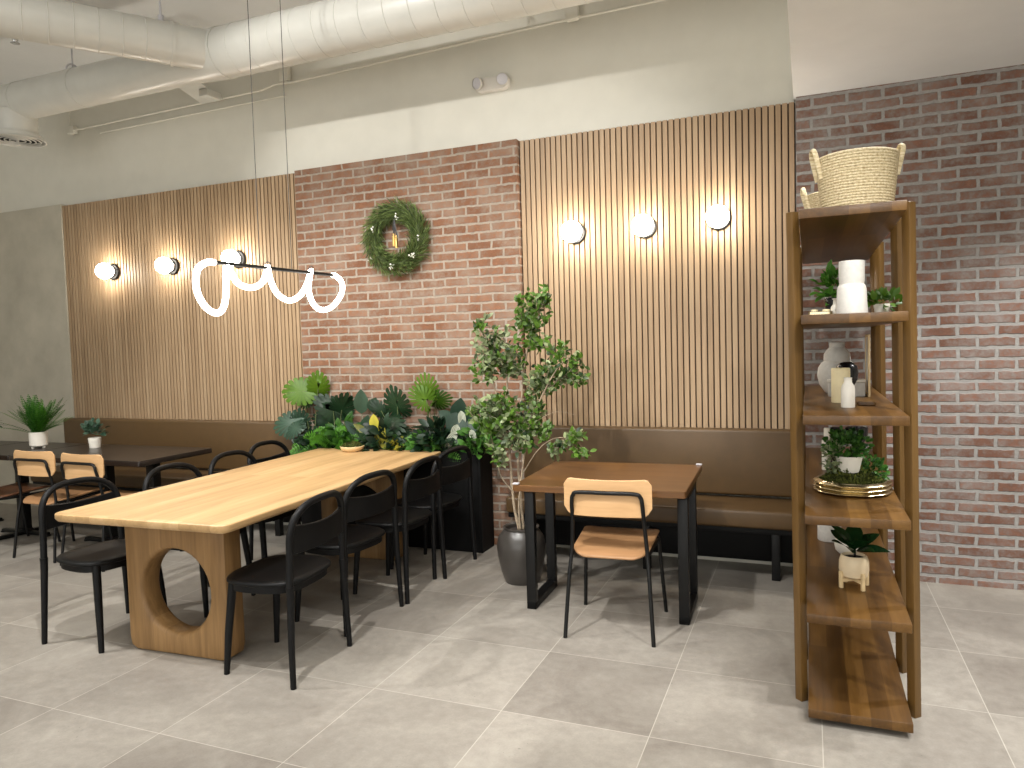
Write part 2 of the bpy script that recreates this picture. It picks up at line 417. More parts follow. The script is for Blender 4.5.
# ------------------------------------------------------------------ black arch-back chairs (front faces +y)
BC = thing('arch_chair', '', 'chair', group='black chairs around the long oak table')
def arch_pt(u):                                # u -1..1 from the left upright over the top to the right
    a = u * pi / 2
    x = .215 * (abs(sin(a)) ** .72) * (1 if u > 0 else -1); z = .655 + .165 * (max(cos(a), 0) ** .8)
    return V((x, -.200 - .030 * (1 - (x / .215) ** 2) - .015 * (z - .655) / .165, z))
path = [(-.240, -.205, .0), (-.232, -.199, .2), (-.222, -.196, .44), (-.217, -.198, .55)] + [tuple(arch_pt(-1 + 2 * k / 18)) for k in range(19)] + [(.217, -.198, .55), (.222, -.196, .44), (.232, -.199, .2), (.240, -.205, .0)]
upper = spline(path[2:-2], 3)
Mb().tube(upper, .0165, 12, up=(0, 1, 0)).obj('back_frame', 'black_wood', BC)
for s in (-1, 1):
    Mb().tube(spline([(s * .240, -.205, 0), (s * .232, -.199, .2), (s * .222, -.197, .40), (s * .2215, -.196, .455)], 5), [.0135 + .0065 * k / 15 for k in range(16)], 10).obj('leg', 'black_wood', BC)
    Mb().tube([(s * .190, .195, 0), (s * .181, .180, .2), (s * .166, .155, .438)], [.0135, .018, .021], 10).obj('leg', 'black_wood', BC)
def arc_panel(b, halfw, z0f, z1f, yf, th, n=20):
    P = []
    for k in range(n + 1):
        u = -1 + 2 * k / n; x = halfw * u; y = yf(x)
        nx = -(yf(x + .001) - yf(x - .001)) / .002; nl = math.hypot(nx, 1); nx, ny = nx / nl, 1 / nl
        z0, z1 = z0f(u), z1f(u)
        P.append([b.v((x + nx * e * th / 2, y + ny * e * th / 2, z)) for e, z in ((-1, z0 + .003), (-.3, z0), (.3, z0), (1, z0 + .003), (1, z1 - .004), (.3, z1), (-.3, z1), (-1, z1 - .004))])
    for A, B in zip(P, P[1:]):
        for j in range(8): b.f([A[j], A[(j + 1) % 8], B[(j + 1) % 8], B[j]])
    b.f(P[0]); b.f(P[-1][::-1]); return b
bx = Mb(); arc_panel(bx, .213, lambda u: .595, lambda u: .732 - .022 * (1 - u * u), lambda x: -.202 - .034 * (1 - (x / .213) ** 2), .015)
bx.obj('backrest', 'black_wood', BC)
def seat_outline(ins, n=48):
    out = []
    for k in range(n):
        a = 2 * pi * k / n; c, s_ = cos(a), sin(a); e = 2 / 3.2
        x = (.232 - ins) * math.copysign(abs(c) ** e, c); y = (.218 - ins) * math.copysign(abs(s_) ** e, s_)
        x *= 1 - .10 * max(0, -y / .218) ** 1.5
        if y < 0: y *= 1.0
        out.append((x, y * .94 + .008))
    return out
b = Mb(); b.stack([[(x, y, z - .012 * (1 - (x / .232) ** 2) * (.5 + .5 * cos(max(-1, min(1, y / .22)) * pi)) * (1 if i else 0)) for x, y in seat_outline(ins)] for i, (ins, z) in enumerate([(.012, .438), (0, .446), (0, .456), (.008, .462), (.05, .463), (.11, .463)])])
b.obj('seat', 'black_wood', BC, smooth=60)
b = Mb(); b.stack([[(x, y, z) for x, y in seat_outline(.02)] for z in (.405, .437)]); b.obj('seat_frame', 'black_wood', BC)

spots = [  # x, y, turn, label
    (-2.355, 2.775, 94, 'black arch-back chair nearest the shelf side, at the near right end of the oak table'),
    (-2.435, 3.388, 84, 'second black chair along the right side of the oak table from the near end'),
    (-2.40, 3.892, 90, 'third black chair along the right side of the oak table, in front of the planter'),
    (-2.425, 4.37, 82, 'black chair at the far right of the oak table, against the black planter'),
    (-3.515, 2.76, -95, 'black arch-back chair at the near left end of the oak table, its full side visible'),
    (-3.39, 3.30, -90, 'black chair behind the oak table, left side, only its arch rising near the dark table'),
    (-3.415, 3.83, -90, 'black chair on the left side of the oak table, third from the near end'),
    (-3.545, 4.33, -90, 'black chair on the left side of the oak table, farthest and beside the plants'),
]
for i, (x, y, a, lab) in enumerate(spots):
    if i == 0: BC.location = (x, y, 0); BC.rotation_euler = (0, 0, R(a)); BC['label'] = lab
    else: dup(BC, (x, y, 0), R(a), lab)

# ------------------------------------------------------------------ plywood bistro chairs (front faces +y, rear feet at y 0)
def bistro(label, loc, rz, seat_mat='ply_seat', group='plywood bistro chairs'):
    t = thing('bistro_chair', label, 'chair', loc, rz, group)
    r = .0105
    fr = [(-.224, 0, 0), (-.205, .035, .30), (-.192, .06, .45), (-.182, .045, .60), (-.178, .020, .70), (-.170, .017, .735), (-.142, .010, .752), (0, .003, .754),
          (.142, .010, .752), (.170, .017, .735), (.178, .020, .70), (.182, .045, .60), (.192, .06, .45), (.205, .035, .30), (.224, 0, 0)]
    Mb().tube(spline(fr, 6), r, 10, up=(0, 1, 0)).obj('back_frame', 'black_metal', t)
    for s in (-1, 1):
        Mb().tube(spline([(s * .192, .06, .432), (s * .195, .20, .425), (s * .198, .40, .425), (s * .203, .43, .40), (s * .228, .49, 0)], 6), r, 10).obj('leg', 'black_metal', t)
    Mb().tube([(-.196, .25, .418), (.196, .25, .418)], r * .8, 8).obj('cross_rail', 'black_metal', t)
    b = Mb(); N = 20
    def top(u): return .815 - .012 * (1 - u * u) * 0 + .006 * u * u - .03 * max(0, abs(u) - .86) / .14 * max(0, abs(u) - .86) / .14
    def bot(u): return .628 + .045 * (max(0, abs(u) - .78) / .22) ** 2
    arc_panel(b, .222, bot, top, lambda x: .050 - .026 * (1 - (x / .222) ** 2) , .011, 24).obj('backrest', 'ply', t)
    b = Mb()
    def so(ins):
        out = []
        for x, y in rrect(.415 - 2 * ins, .45 - 2 * ins, .07 - ins, 8):
            if y < 0: x *= 1 - .16 * (-y / .225) ** 3
            out.append((x, y + .265 - (.012 * (1 - (x / .2) ** 2) if y < -.1 else 0)))
        return out
    def lift(x, y): return .012 * (x / .2) ** 2 + .012 * (y - .265) / .225 - .012 * max(0, (y - .42) / .07) - .018 * max(0, (.14 - y) / .10)
    b.stack([[(x, y, z + lift(x, y)) for x, y in so(i)] for i, z in ((.004, .440), (0, .444), (0, .450), (.004, .454), (.06, .453))])
    b.obj('seat', seat_mat, t, smooth=60)
    return t
bistro('plywood bistro chair with black tube frame, pushed up to the small walnut table', (-.938, 3.48, 0), R(3.6))
bistro('plywood bistro chair at the dark tables, the one beside the walnut-seated chair', (-5.36, 3.60, 0), R(0))
bistro('plywood bistro chair at the right end of the dark tables, behind the arch chair', (-4.80, 3.56, 0), R(-2))
bistro('bistro chair with dark walnut seat, cut by the left edge of the photo', (-5.97, 3.58, 0), R(-6), 'ply_dark')

# ------------------------------------------------------------------ small walnut table
T2 = thing('cafe_table', 'small square walnut table with black loop legs before the right banquette', 'table', (-1.05, 4.06, 0), R(2))
b = Mb(); slab(b, .925, .83, .012, [(.006, .705), (0, .709), (0, .738), (.004, .742)], n=3); b.obj('tabletop', 'walnut', T2)
for s in (-1, 1):
    b = Mb(); x = s * .425; tx, w = .055, .045
    for y in (-.235, .145): b.box((x, y, .355), (tx, w, .70), .004)
    b.box((x, -.045, .0225), (tx, .425, .045), .004); b.box((x, -.045, .6825), (tx, .425, .04), .004)
    b.obj('leg_frame', 'black_metal', T2)
for x, y in ((-.445, -.40), (.445, .40)):
    Mb().box((x, y, .7475), (.035, .03, .008), .003).obj('corner_guard', 'clear_plastic', T2)

# ------------------------------------------------------------------ dark tables at the left
def dark_table(x0, x1, y0, y1, label, cols):
    t = thing('cafe_table', label, 'table', ((x0 + x1) / 2, (y0 + y1) / 2, 0), 0, 'dark pedestal tables by the left banquette')
    w, d = x1 - x0, y1 - y0
    b = Mb(); slab(b, w, d, .012, [(.004, .702), (0, .706), (0, .738), (.003, .742)], n=3); b.obj('tabletop', 'espresso', t)
    for cx in cols:
        x = cx - (x0 + x1) / 2
        Mb().box((x, 0, .36), (.075, .075, .68), .006).obj('column', 'black_metal', t)
        b = Mb(); b.box((x, 0, .018), (.05, .56, .03), .01); b.box((x, 0, .018), (.56, .05, .03), .01)
        for dx, dy in ((0, .27), (0, -.27), (.27, 0), (-.27, 0)): b.lathe([(0, 0), (.03, 0), (.03, .012), (0, .012)], (x + dx, dy, 0), 12)
        b.lathe([(0, .03), (.07, .03), (.05, .05), (0, .05)], (x, 0, 0), 16)
        b.obj('cross_base', 'black_metal', t)
        Mb().box((x, 0, .694), (.32, .32, .012), .002).obj('mounting_plate', 'black_metal', t)
dark_table(-5.87, -4.46, 3.79, 4.49, 'dark brown cafe table nearest the oak table, holding the small succulent pot', (-5.22, -4.72))
dark_table(-6.64, -5.88, 3.79, 4.49, 'dark brown cafe table holding the fern in its white pot', (-6.25,))
dark_table(-7.41, -6.65, 3.79, 4.49, 'dark brown cafe table cut by the left edge of the photo', (-7.0,))

# ------------------------------------------------------------------ foliage helpers
def frame(u, n):
    u = V(u).normalized(); n = V(n); n = (n - u * n.dot(u)); n = n.normalized() if n.length > 1e-5 else u.orthogonal().normalized()
    return u, n, u.cross(n)
def rv(a=1.0): return V((random.uniform(-a, a), random.uniform(-a, a), random.uniform(-a, a)))
def leaf(b, base, u, n, L, W, tint=.5, curl=.2, fold=.15, rows=5, stripes=False, shape=1.0):
    u, n, s = frame(u, n); base = V(base); prev = None
    for i in range(rows + 1):
        t = i / rows; w = W / 2 * (sin(pi * min(1, max(0, t ** shape))) ** .8 if 0 < t < 1 else 0)
        c = base + u * (L * t) - n * (curl * L * t * t)
        tn = tint if not stripes else (1.0 if i % 2 else 0.1)
        if w < 1e-5: cur = [b.v(c, tn)]
        else:
            e = n * (fold * w)
            cur = [b.v(c + s * w + e, tn if not stripes else tn * .9), b.v(c, tint * .8 if not stripes else tn), b.v(c - s * w + e, tn if not stripes else tn * .9)]
        if prev:
            if len(prev) == 1 and len(cur) == 3: b.f([prev[0], cur[0], cur[1]]); b.f([prev[0], cur[1], cur[2]])
            elif len(prev) == 3 and len(cur) == 3: b.f([prev[0], cur[0], cur[1], prev[1]]); b.f([prev[1], cur[1], cur[2], prev[2]])
            elif len(prev) == 3: b.f([prev[0], cur[0], prev[1]]); b.f([prev[1], cur[0], prev[2]])
        prev = cur
def split_leaf(b, base, u, n, L, W, tint=.5, lobes=13, join=.55, gap=.22, cup=.22, heart=True):
    u, n, s = frame(u, n); base = V(base); c0 = base + u * (L * .25)
    def rad(th):                              # th measured from the tip direction
        k = abs(th) / pi
        r = lerp(.80, .50, k ** .9) if heart else lerp(.78, .52, k)
        if heart: r += .10 * math.exp(-((k - .78) / .16) ** 2) - .14 * max(0, (k - .92) / .08)
        return max(r, .06)
    jit = [random.uniform(-.03, .03) for _ in range(4)]
    def P(th, f, t):
        r = rad(th) * f; q = r * 1.2
        return b.v(c0 + u * (cos(th) * r * L) + s * (sin(th) * r * W * .80) + n * ((.10 * abs(sin(th)) * q * W) - cup * L * q * q + jit[int(f * 3) % 4] * L * sin(th * 2)), max(0, min(1, t)))
    cen = b.v(c0, tint + .25); full = pi * (.985 if heart else .80)
    for i in range(lobes):
        a0 = -full + 2 * full * i / lobes; a1 = -full + 2 * full * (i + 1) / lobes; am = (a0 + a1) / 2; g = (a1 - a0) * gap
        t_ = tint + random.uniform(-.10, .10); jn = join * random.uniform(.85, 1.1)
        p0, pc, p1 = P(a0, jn, t_ - .15), P(am, jn, t_ + .2), P(a1, jn, t_ - .15)
        b.f([cen, p0, pc]); b.f([cen, pc, p1])
        l1, m1, r1 = P(a0 + g * .35, jn * .5 + .42, t_ - .05), P(am, jn * .5 + .43, t_ + .15), P(a1 - g * .35, jn * .5 + .42, t_ - .05)
        l2, m2, r2 = P(a0 + g * .8, .93, t_), P(am, .98, t_ + .1), P(a1 - g * .8, .93, t_)
        b.f([p0, l1, m1, pc]); b.f([pc, m1, r1, p1]); b.f([l1, l2, m2, m1]); b.f([m1, m2, r2, r1])
def long_striped(b, base, u, n, L, W, cols=12, rows=7, curl=.35):
    u, n, s = frame(u, n); base = V(base); g = []
    for i in range(rows + 1):
        t = i / rows; w = W / 2 * max(.02, sin(pi * min(.985, t ** .8 + .01)) ** .75); row = []
        for c in range(cols + 1):
            e = -1 + 2 * c / cols
            row.append(b.v(base + u * (L * t) + s * (w * e) - n * (curl * L * t * t) + n * (.25 * w * abs(e)), .95 if c % 2 else .12))
        g.append(row)
    for A, B_ in zip(g, g[1:]):
        for c in range(cols): b.f([A[c], A[c + 1], B_[c + 1], B_[c]])
def frond(b, base, u, n, L, W, tint=.5, pairs=14, droop=.5, up=.25):
    u, n, s = frame(u, n); base = V(base); pts = []
    for i in range(pairs + 1):
        t = i / pairs
        p = base + u * (L * t) + V((0, 0, -droop * L * t * t))
        pts.append(p)
    for i in range(1, pairs + 1):
        t = i / pairs; p = pts[i]; d = (pts[i] - pts[i - 1]).normalized(); ss = d.cross(n).normalized()
        l = W / 2 * max(.12, sin(pi * (t * .86 + .10)) ** .8); wd = L / pairs * .62
        for sg in (-1, 1):
            tp = p + ss * (sg * l) + d * (l * .45) - n * (.12 * l); tn = tint + random.uniform(-.15, .15)
            m1 = p + ss * (sg * l * .5) + d * (l * .2 + wd * .5); m0 = p + ss * (sg * l * .5) + d * (l * .2 - wd * .5)
            A, B_, C_, D_ = b.v(p, tn * .8), b.v(m0, tn), b.v(tp, tn + .1), b.v(m1, tn)
            b.f([A, B_, C_]); b.f([A, C_, D_])
    for i in range(pairs):
        w = s * (.0022 * (1 - i / pairs) + .0006)
        b.f([b.v(pts[i] - w, tint * .6), b.v(pts[i + 1] - w, tint * .6), b.v(pts[i + 1] + w, tint * .6), b.v(pts[i] + w, tint * .6)])
def blob_moss(b, c, rx, ry, h, n=900, ln=.014):
    for _ in range(n):
        a = random.uniform(0, 2 * pi); r = math.sqrt(random.random()); x, y = rx * r * cos(a), ry * r * sin(a)
        z = h * math.sqrt(max(0, 1 - r * r)) * random.uniform(.75, 1.05) * (1 + .25 * sin(x * 60) * cos(y * 55))
        d = V((x / rx, y / ry, .9)) + rv(.8); leaf(b, V(c) + V((x, y, z - .006)), d, rv(), ln * random.uniform(.6, 1.3), ln * .55, random.random() ** 1.3, rows=2)
    N = 28
    rings = []
    for j in range(6):
        f = j / 5; rings.append([b.v(V(c) + V((rx * .97 * cos(2 * pi * k / N) * cos(f * pi / 2), ry * .97 * sin(2 * pi * k / N) * cos(f * pi / 2), h * .85 * sin(f * pi / 2))), .15) for k in range(N)])
    for A, B_ in zip(rings, rings[1:]):
        for k in range(N): b.f([A[k], A[(k + 1) % N], B_[(k + 1) % N], B_[k]])
    b.f([b.v(V(c) + V((rx * .97 * cos(2 * pi * k / N), ry * .97 * sin(2 * pi * k / N), 0)), .1) for k in range(N)])
def pot(t, r0, r1, h, mat, soil_z=.85, wall=.006, name='pot', foot=True):
    prof = [(0, 0), (r0 * .96, 0), (r0, .004)] + [(lerp(r0, r1, k / 5), .004 + (h - .008) * k / 5) for k in range(1, 6)] + [(r1 - wall * .3, h), (r1 - wall, h - .002), (lerp(r0, r1, soil_z) - wall, h * (soil_z - .1)), (0, h * (soil_z - .1))]
    Mb().lathe(prof, seg=32).obj(name, mat, t)
    rs = lerp(r0, r1, soil_z) - wall - .0005
    Mb().lathe([(0, h * soil_z + .002), (rs * .6, h * soil_z + .003), (rs, h * soil_z - .002), (rs, h * (soil_z - .08)), (0, h * (soil_z - .08))], seg=20).obj('soil', 'soil', t)

# ------------------------------------------------------------------ planter box and its plants
PX0, PX1, PY0, PY1, PH = -3.80, -2.195, 4.728, 4.935, .77
PL = thing('planter_box', 'long black planter box against the brick wall at the end of the oak table', 'planter', ((PX0 + PX1) / 2, (PY0 + PY1) / 2, 0))
w, d = PX1 - PX0, PY1 - PY0; b = Mb()
for sx in (-1, 1): b.box((sx * (w / 2 - .01), 0, PH / 2), (.02, d, PH), .002, seg=1)
for sy in (-1, 1): b.box((0, sy * (d / 2 - .01), PH / 2), (w - .04, .02, PH), .002, seg=1)
b.box((0, 0, .02), (w - .04, d - .04, .04)); b.obj('box', 'black_matte', PL, smooth=0)
Mb().box((0, 0, PH - .10), (w - .042, d - .042, .06), .01).obj('soil', 'soil', PL)
FWD = V((.35, -1, .25)).normalized()
def clampY(b, ymax=4.925):
    for v in b.bm.verts:
        if v.co.y > ymax: v.co.y = ymax - random.random() * .004
PG = 'plants growing in the black planter box'
def plant(name, label, base_px, build, mat, cat='plant', Y=4.82, stem_mat='stem'):
    x = at(base_px[0], base_px[1], Y).x; base = V((x, Y, PH - .075))
    t = thing(name, label, cat, base, 0, PG); b, st = Mb(), Mb()
    build(b, st, base); clampY(b); clampY(st)
    for mb_ in (b, st): bmesh.ops.translate(mb_.bm, vec=-base, verts=mb_.bm.verts)
    b.obj('leaves', mat, t, smooth=180)
    if len(st.bm.verts): st.obj('stem', stem_mat, t, smooth=180)
    else: st.bm.free()
    return t
def petiole(st, base, p, r=.004, bow=.05):
    m = (V(base) + V(p)) / 2 + V((0, 0, bow)); st.tube(spline([base, m, p], 5), [r * (1 - .04 * k) for k in range(11)], 6)
def split_plant(leaves, join=.70, gap=.17, heart=True, tint=.6, lobes=17, stem_r=.004):
    def f(b, st, base):
        for (px, py, Y, L, Wd, ux, uz, tn) in leaves:
            u = V((ux, -.35, uz)).normalized(); c = at(px, py, Y); bs = c - u * (L * .45)
            split_leaf(b, bs, u, FWD + rv(.38), L, Wd, tn, lobes, join, gap, heart=heart); petiole(st, base + V((random.uniform(-.03, .03), 0, 0)), bs + u * (L * .22), stem_r)
    return f
plant('monstera', 'lime green split-leaf plant rising at the left end of the planter', (312, 440), split_plant([(296, 391, 4.78, .23, .24, -.9, .05, .8), (318, 384, 4.84, .19, .19, .25, .9, .7), (306, 402, 4.86, .12, .12, -.5, -.5, .1)]), 'leaf_lime')
plant('philodendron', 'dark blue-green split leaf drooping over the banquette at the planter left end', (312, 442), split_plant([(286, 424, 4.72, .22, .22, -.95, -.2, .35), (300, 421, 4.78, .20, .18, .2, .5, .25), (292, 430, 4.70, .16, .16, -.8, -.5, .25)], join=.68, gap=.2), 'leaf_blue')
plant('philodendron', 'dark broad ribbed leaf standing before the brick behind the bright fern', (338, 440), split_plant([(328, 407, 4.86, .24, .20, -.4, .5, .3), (343, 406, 4.87, .22, .22, .5, .6, .35), (322, 420, 4.86, .16, .16, -.7, .1, .2)], join=.78, gap=.18, lobes=17), 'leaf_dark')
def fern_build(n, L, W, spread, tilt, tint, Yj=.05, droop=.45, pairs=14):
    def f(b, st, base):
        for i in range(n):
            a = random.uniform(-1, 1) * spread; u = V((sin(a), random.uniform(-.75, .25), cos(a) * random.uniform(.6, 1.1) + tilt))
            l = L * random.uniform(.7, 1.1)
            frond(b, base + V((random.uniform(-.04, .04), random.uniform(-Yj, Yj) * .6, 0)), u, V((0, -.75, .7)) + rv(.3), l, W * random.uniform(.8, 1.1), tint + random.uniform(-.25, .3), pairs, droop)
    return f
plant('fern', 'bright green feathery fern at the left of the planter behind the wooden bowl', (332, 444), fern_build(52, .36, .13, 1.35, .05, .55), 'leaf_fern', Y=4.775)
plant('fern', 'bright green feathery fern spilling beside the table corner, near the arch chair', (312, 447), fern_build(26, .22, .10, 1.4, 0, .5), 'leaf_fern', Y=4.77)
def oval_plant(leaves, rows=8, stripes=False, curl=.15):
    def f(b, st, base):
        for (px, py, Y, L, Wd, ux, uz, tn) in leaves:
            u = V((ux, -.25, uz)).normalized(); c = at(px, py, Y); bs = c - u * (L * .5)
            (long_striped(b, bs, u, FWD + rv(.15), L, Wd) if stripes else leaf(b, bs, u, FWD + rv(.15), L, Wd, tn, curl, .12, rows, False, .85)); petiole(st, base + V((random.uniform(-.02, .02), 0, 0)), bs, .003)
    return f
plant('calathea', 'upright oval blue-green leaf plant standing in front of the brick', (362, 440), oval_plant([(361, 402, 4.85, .20, .12, .15, 1, .55), (373, 405, 4.87, .13, .10, .5, .8, .3), (352, 428, 4.80, .16, .08, -.5, .5, .3), (366, 424, 4.8, .15, .09, .3, .6, .45)]), 'leaf_blue')
plant('croton', 'yellow-green croton with pointed upright leaves behind the bowl', (376, 445), oval_plant([(374, 422, 4.74, .12, .08, 0, 1, 1), (380, 428, 4.74, .12, .06, .5, .9, .9), (383, 436, 4.73, .13, .04, .35, 1, .6), (365, 434, 4.73, .15, .04, -.85, .6, .3), (370, 438, 4.73, .13, .04, -.55, .8, .25), (377, 440, 4.72, .11, .05, .1, 1, .45), (360, 428, 4.75, .13, .05, -.8, .5, .2)]), 'leaf_croton', Y=4.77)
plant('monstera', 'dark green monstera leaf raised against the brick in the planter middle', (396, 440), split_plant([(395, 401, 4.84, .22, .22, -.2, .9, .45), (392, 424, 4.76, .26, .20, .6, -.1, .3), (402, 432, 4.75, .20, .16, .7, -.2, .25), (378, 408, 4.87, .14, .12, -.5, .6, .3)], join=.6, gap=.2, lobes=17), 'leaf_dark')
plant('fan_palm', 'lime green fan palm, the tallest leaf on the right half of the planter', (430, 440), split_plant([(426, 388, 4.83, .21, .20, .1, 1, .85), (421, 397, 4.80, .20, .18, -.6, .5, .75), (440, 400, 4.86, .20, .16, .9, .1, .1), (430, 405, 4.82, .18, .16, .2, .2, .45)], join=.42, gap=.26, heart=False, lobes=17), 'leaf_lime')
plant('grass_fern', 'loose dark green fern with thin arching fronds right of the planter middle', (416, 442), fern_build(40, .32, .07, 1.2, .2, .35, pairs=16), 'leaf_mid')
plant('fern', 'mid green arching fern under the fan palm', (440, 444), fern_build(34, .27, .10, 1.35, .1, .45), 'leaf_mid', Y=4.80)
def clump(n, rad, L, W, tint, h=.16):
    def f(b, st, base):
        for _ in range(n):
            a = random.uniform(-pi, pi); r = rad * random.random() ** .6; x, y = r * cos(a), r * sin(a) * .75 - .03
            z = h * random.random() ** .8 * (1 - .6 * (r / rad) ** 2); p = V((x, y, z + .03))
            leaf(b, base + p, V((x * 1.2, y - .03, .05 + z * .25)).normalized() + rv(.45), V((.1, -.7, .6)) + rv(.5), L * random.uniform(.7, 1.3), W * random.uniform(.8, 1.2), min(1, max(0, random.gauss(tint, .22))), .3, .2, 5)
            if random.random() < .3: st.tube(spline([base + V((x * .2, 0, 0)), base + V((x * .6, y * .5, z * .7)), base + p], 3), .0018, 5)
    return f
plant('sedum', 'small yellow-green clump at the table end right of the croton', (401, 446), clump(90, .10, .055, .034, .4, .10), 'leaf_croton', Y=4.775)
plant('pothos', 'small pale-edged pothos clump at the table far right corner', (424, 446), clump(90, .11, .065, .042, .5, .12), 'leaf_mid', Y=4.775)
plant('peperomia', 'dark leafy clump filling the middle of the planter front', (388, 447), clump(130, .17, .085, .05, .3, .2), 'leaf_dark', Y=4.79)
plant('calathea', 'dark rounded calathea with pale rims at the right end of the planter', (455, 440), oval_plant([(459, 410, 4.83, .18, .13, .3, .9, .2), (467, 418, 4.80, .15, .10, .8, .3, .3), (452, 422, 4.76, .16, .10, -.3, -.7, .15), (463, 428, 4.74, .16, .07, .4, -.8, .25), (470, 428, 4.76, .14, .09, .6, -.6, .2), (446, 416, 4.84, .14, .09, -.7, .5, .35)]), 'leaf_blue')
plant('fittonia', 'white striped leaves hanging over the planter edge by the last chair', (455, 444), oval_plant([(450, 441, 4.69, .17, .07, -.55, -.8, .8), (455, 433, 4.72, .13, .07, -.2, -.9, .7), (462, 420, 4.75, .14, .06, .2, -.9, .6), (473, 436, 4.70, .10, .05, .4, -.8, .6)], rows=14, stripes=True), 'leaf_striped', Y=4.78)
plant('ivy', 'dark trailing ivy at the right corner of the planter under the tree', (478, 442), clump(170, .15, .06, .042, .4, .2), 'leaf_mid', Y=4.80)

plant('aglaonema', 'dark green bushy plant with pointed leaves under the fan palm', (440, 444), clump(150, .17, .09, .05, .25, .22), 'leaf_dark', Y=4.81)
plant('philodendron', 'dark bushy foliage at the back of the planter behind the bright fern', (345, 444), clump(80, .19, .09, .055, .2, .2), 'leaf_mid', Y=4.86)
plant('zamia', 'dark shiny leafed plant low at the left end of the planter', (318, 446), clump(110, .15, .07, .045, .25, .12), 'leaf_dark', Y=4.80)

# bowl of moss on the oak table
BO = at(352, 449, 4.56)
t = thing('wooden_bowl', 'shallow wooden bowl of moss at the far end of the oak table', 'bowl', (-3.175, 4.57, .740))
Mb().lathe([(0, 0), (.055, 0), (.06, .003), (.085, .022), (.09, .038), (.086, .041), (.078, .034), (0, .018)], seg=32).obj('bowl', 'stand_wood', t)
b = Mb(); blob_moss(b, (0, 0, .028), .078, .078, .042, 700, .013); b.obj('moss', 'moss', t, smooth=180)

# ------------------------------------------------------------------ potted tree
PT = V((-1.70, 4.245, 0))
t = thing('potted_tree', 'tall leafy indoor tree in a dark round pot between planter and walnut table', 'tree', PT)
Mb().lathe([(0, 0), (.105, 0), (.112, .006), (.135, .08), (.152, .17), (.156, .23), (.146, .285), (.118, .325), (.110, .335), (.116, .345), (.116, .352), (.108, .354), (.100, .345), (.100, .31), (0, .31)], seg=40).obj('pot', 'ceramic_dark', t)
Mb().lathe([(0, .325), (.06, .326), (.0995, .322), (.0995, .311), (0, .311)], seg=24).obj('soil', 'soil', t)
br, lf, lv = Mb(), Mb(), Mb()
def P3(px, py, dy=0.0): return at(px, py, 4.24 + dy) - PT
base = V((.0, 0, .322))
trunks = [
    ([base + V((-.012, 0, 0)), P3(514, 505, .0), P3(511, 470, .01), P3(508, 430, .02), P3(507, 380, .03), P3(505, 340, .02)], .011),
    ([base + V((.012, .01, 0)), P3(521, 500, .03), P3(518, 460, .04), P3(521, 410, .06), P3(524, 370, .06), P3(533, 320, .05), P3(540, 290, .05)], .010),
    ([base + V((.0, -.01, 0)), P3(519, 505, -.02), P3(523, 465, -.03), P3(530, 425, -.02), P3(545, 390, -.02), P3(560, 365, 0), P3(578, 352, .02)], .008),
    ([P3(513, 492, .0), P3(502, 478, -.02), P3(497, 462, -.03), P3(492, 440, -.04), P3(486, 418, -.04)], .005),
    ([P3(508, 425, .02), P3(495, 390, -.02), P3(487, 355, -.04), P3(481, 330, -.04)], .005),
    ([P3(522, 475, -.02), P3(538, 450, -.08), P3(556, 438, -.12), P3(578, 440, -.14)], .0035),
    ([P3(530, 425, -.02), P3(555, 412, -.05), P3(575, 415, -.06)], .003),
    ([P3(545, 390, -.02), P3(562, 378, .04), P3(585, 370, .06)], .003),
]
for pts, r in trunks:
    sp = spline(pts, 5); br.tube(sp, [lerp(r, r * .35, k / (len(sp) - 1)) for k in range(len(sp))], 7)
def cluster(px, py, rx, ry, n, dy=0.0, varieg=.3, bright=.6, org=None, L=.042):
    c = P3(px, py, dy); k = at(px + 1, py, 4.24).x - at(px, py, 4.24).x; RX, RZ = rx * k, ry * k * .93
    org = P3(*org, dy) if org else c - V((0, 0, RZ))
    for _ in range(n):
        d = rv().normalized() * random.random() ** .45; tip = c + V((d.x * RX, d.y * min(RX, RZ) * .9, d.z * RZ))
        st = org.lerp(tip, random.uniform(.35, .7)); mid = st.lerp(tip, .5) + rv(.012)
        sp = spline([st, mid, tip], 3); br.tube(sp, .0012, 4)
        dv = (tip - st).normalized(); tgt = lv if random.random() < varieg else lf
        for j in range(random.randint(6, 8)):
            q = sp[min(len(sp) - 1, 1 + j)] + rv(.012); u = dv * .5 + rv(1.0) + V((0, -.15, .1))
            leaf(tgt, q, u, V((.2, -.8, .7)) + rv(.7), L * random.uniform(.7, 1.25), L * random.uniform(.5, .68), min(1, max(0, random.gauss(bright, .25))), .25, .2, 3)
cluster(528, 312, 22, 28, 46, .05, .08, .62)
cluster(541, 298, 9, 14, 14, .05, .05, .7)
cluster(537, 338, 14, 14, 18, .03, .08, .65)
cluster(480, 322, 9, 8, 6, -.03, .3, .5)
cluster(494, 346, 23, 24, 50, .0, .6, .5)
cluster(487, 370, 14, 12, 16, -.03, .4, .55)
cluster(512, 362, 16, 18, 24, .03, .6, .45)
cluster(545, 376, 22, 18, 34, .02, .45, .45, (540, 400))
cluster(572, 372, 16, 14, 22, .05, .25, .55, (552, 388))
cluster(560, 350, 12, 8, 8, .02, .15, .55, (552, 370))
cluster(577, 355, 9, 7, 6, .02, .15, .6, (560, 370))
cluster(500, 410, 30, 22, 66, -.02, .35, .55, (508, 420))
cluster(520, 432, 26, 22, 60, -.03, .55, .5, (512, 440))
cluster(484, 418, 16, 20, 26, -.05, .1, .75, (495, 440))
cluster(536, 405, 12, 18, 20, .0, .25, .6, (528, 425))
cluster(496, 452, 12, 14, 14, -.05, .4, .6, (502, 465))
cluster(545, 432, 8, 8, 8, -.06, .3, .5, (535, 445))
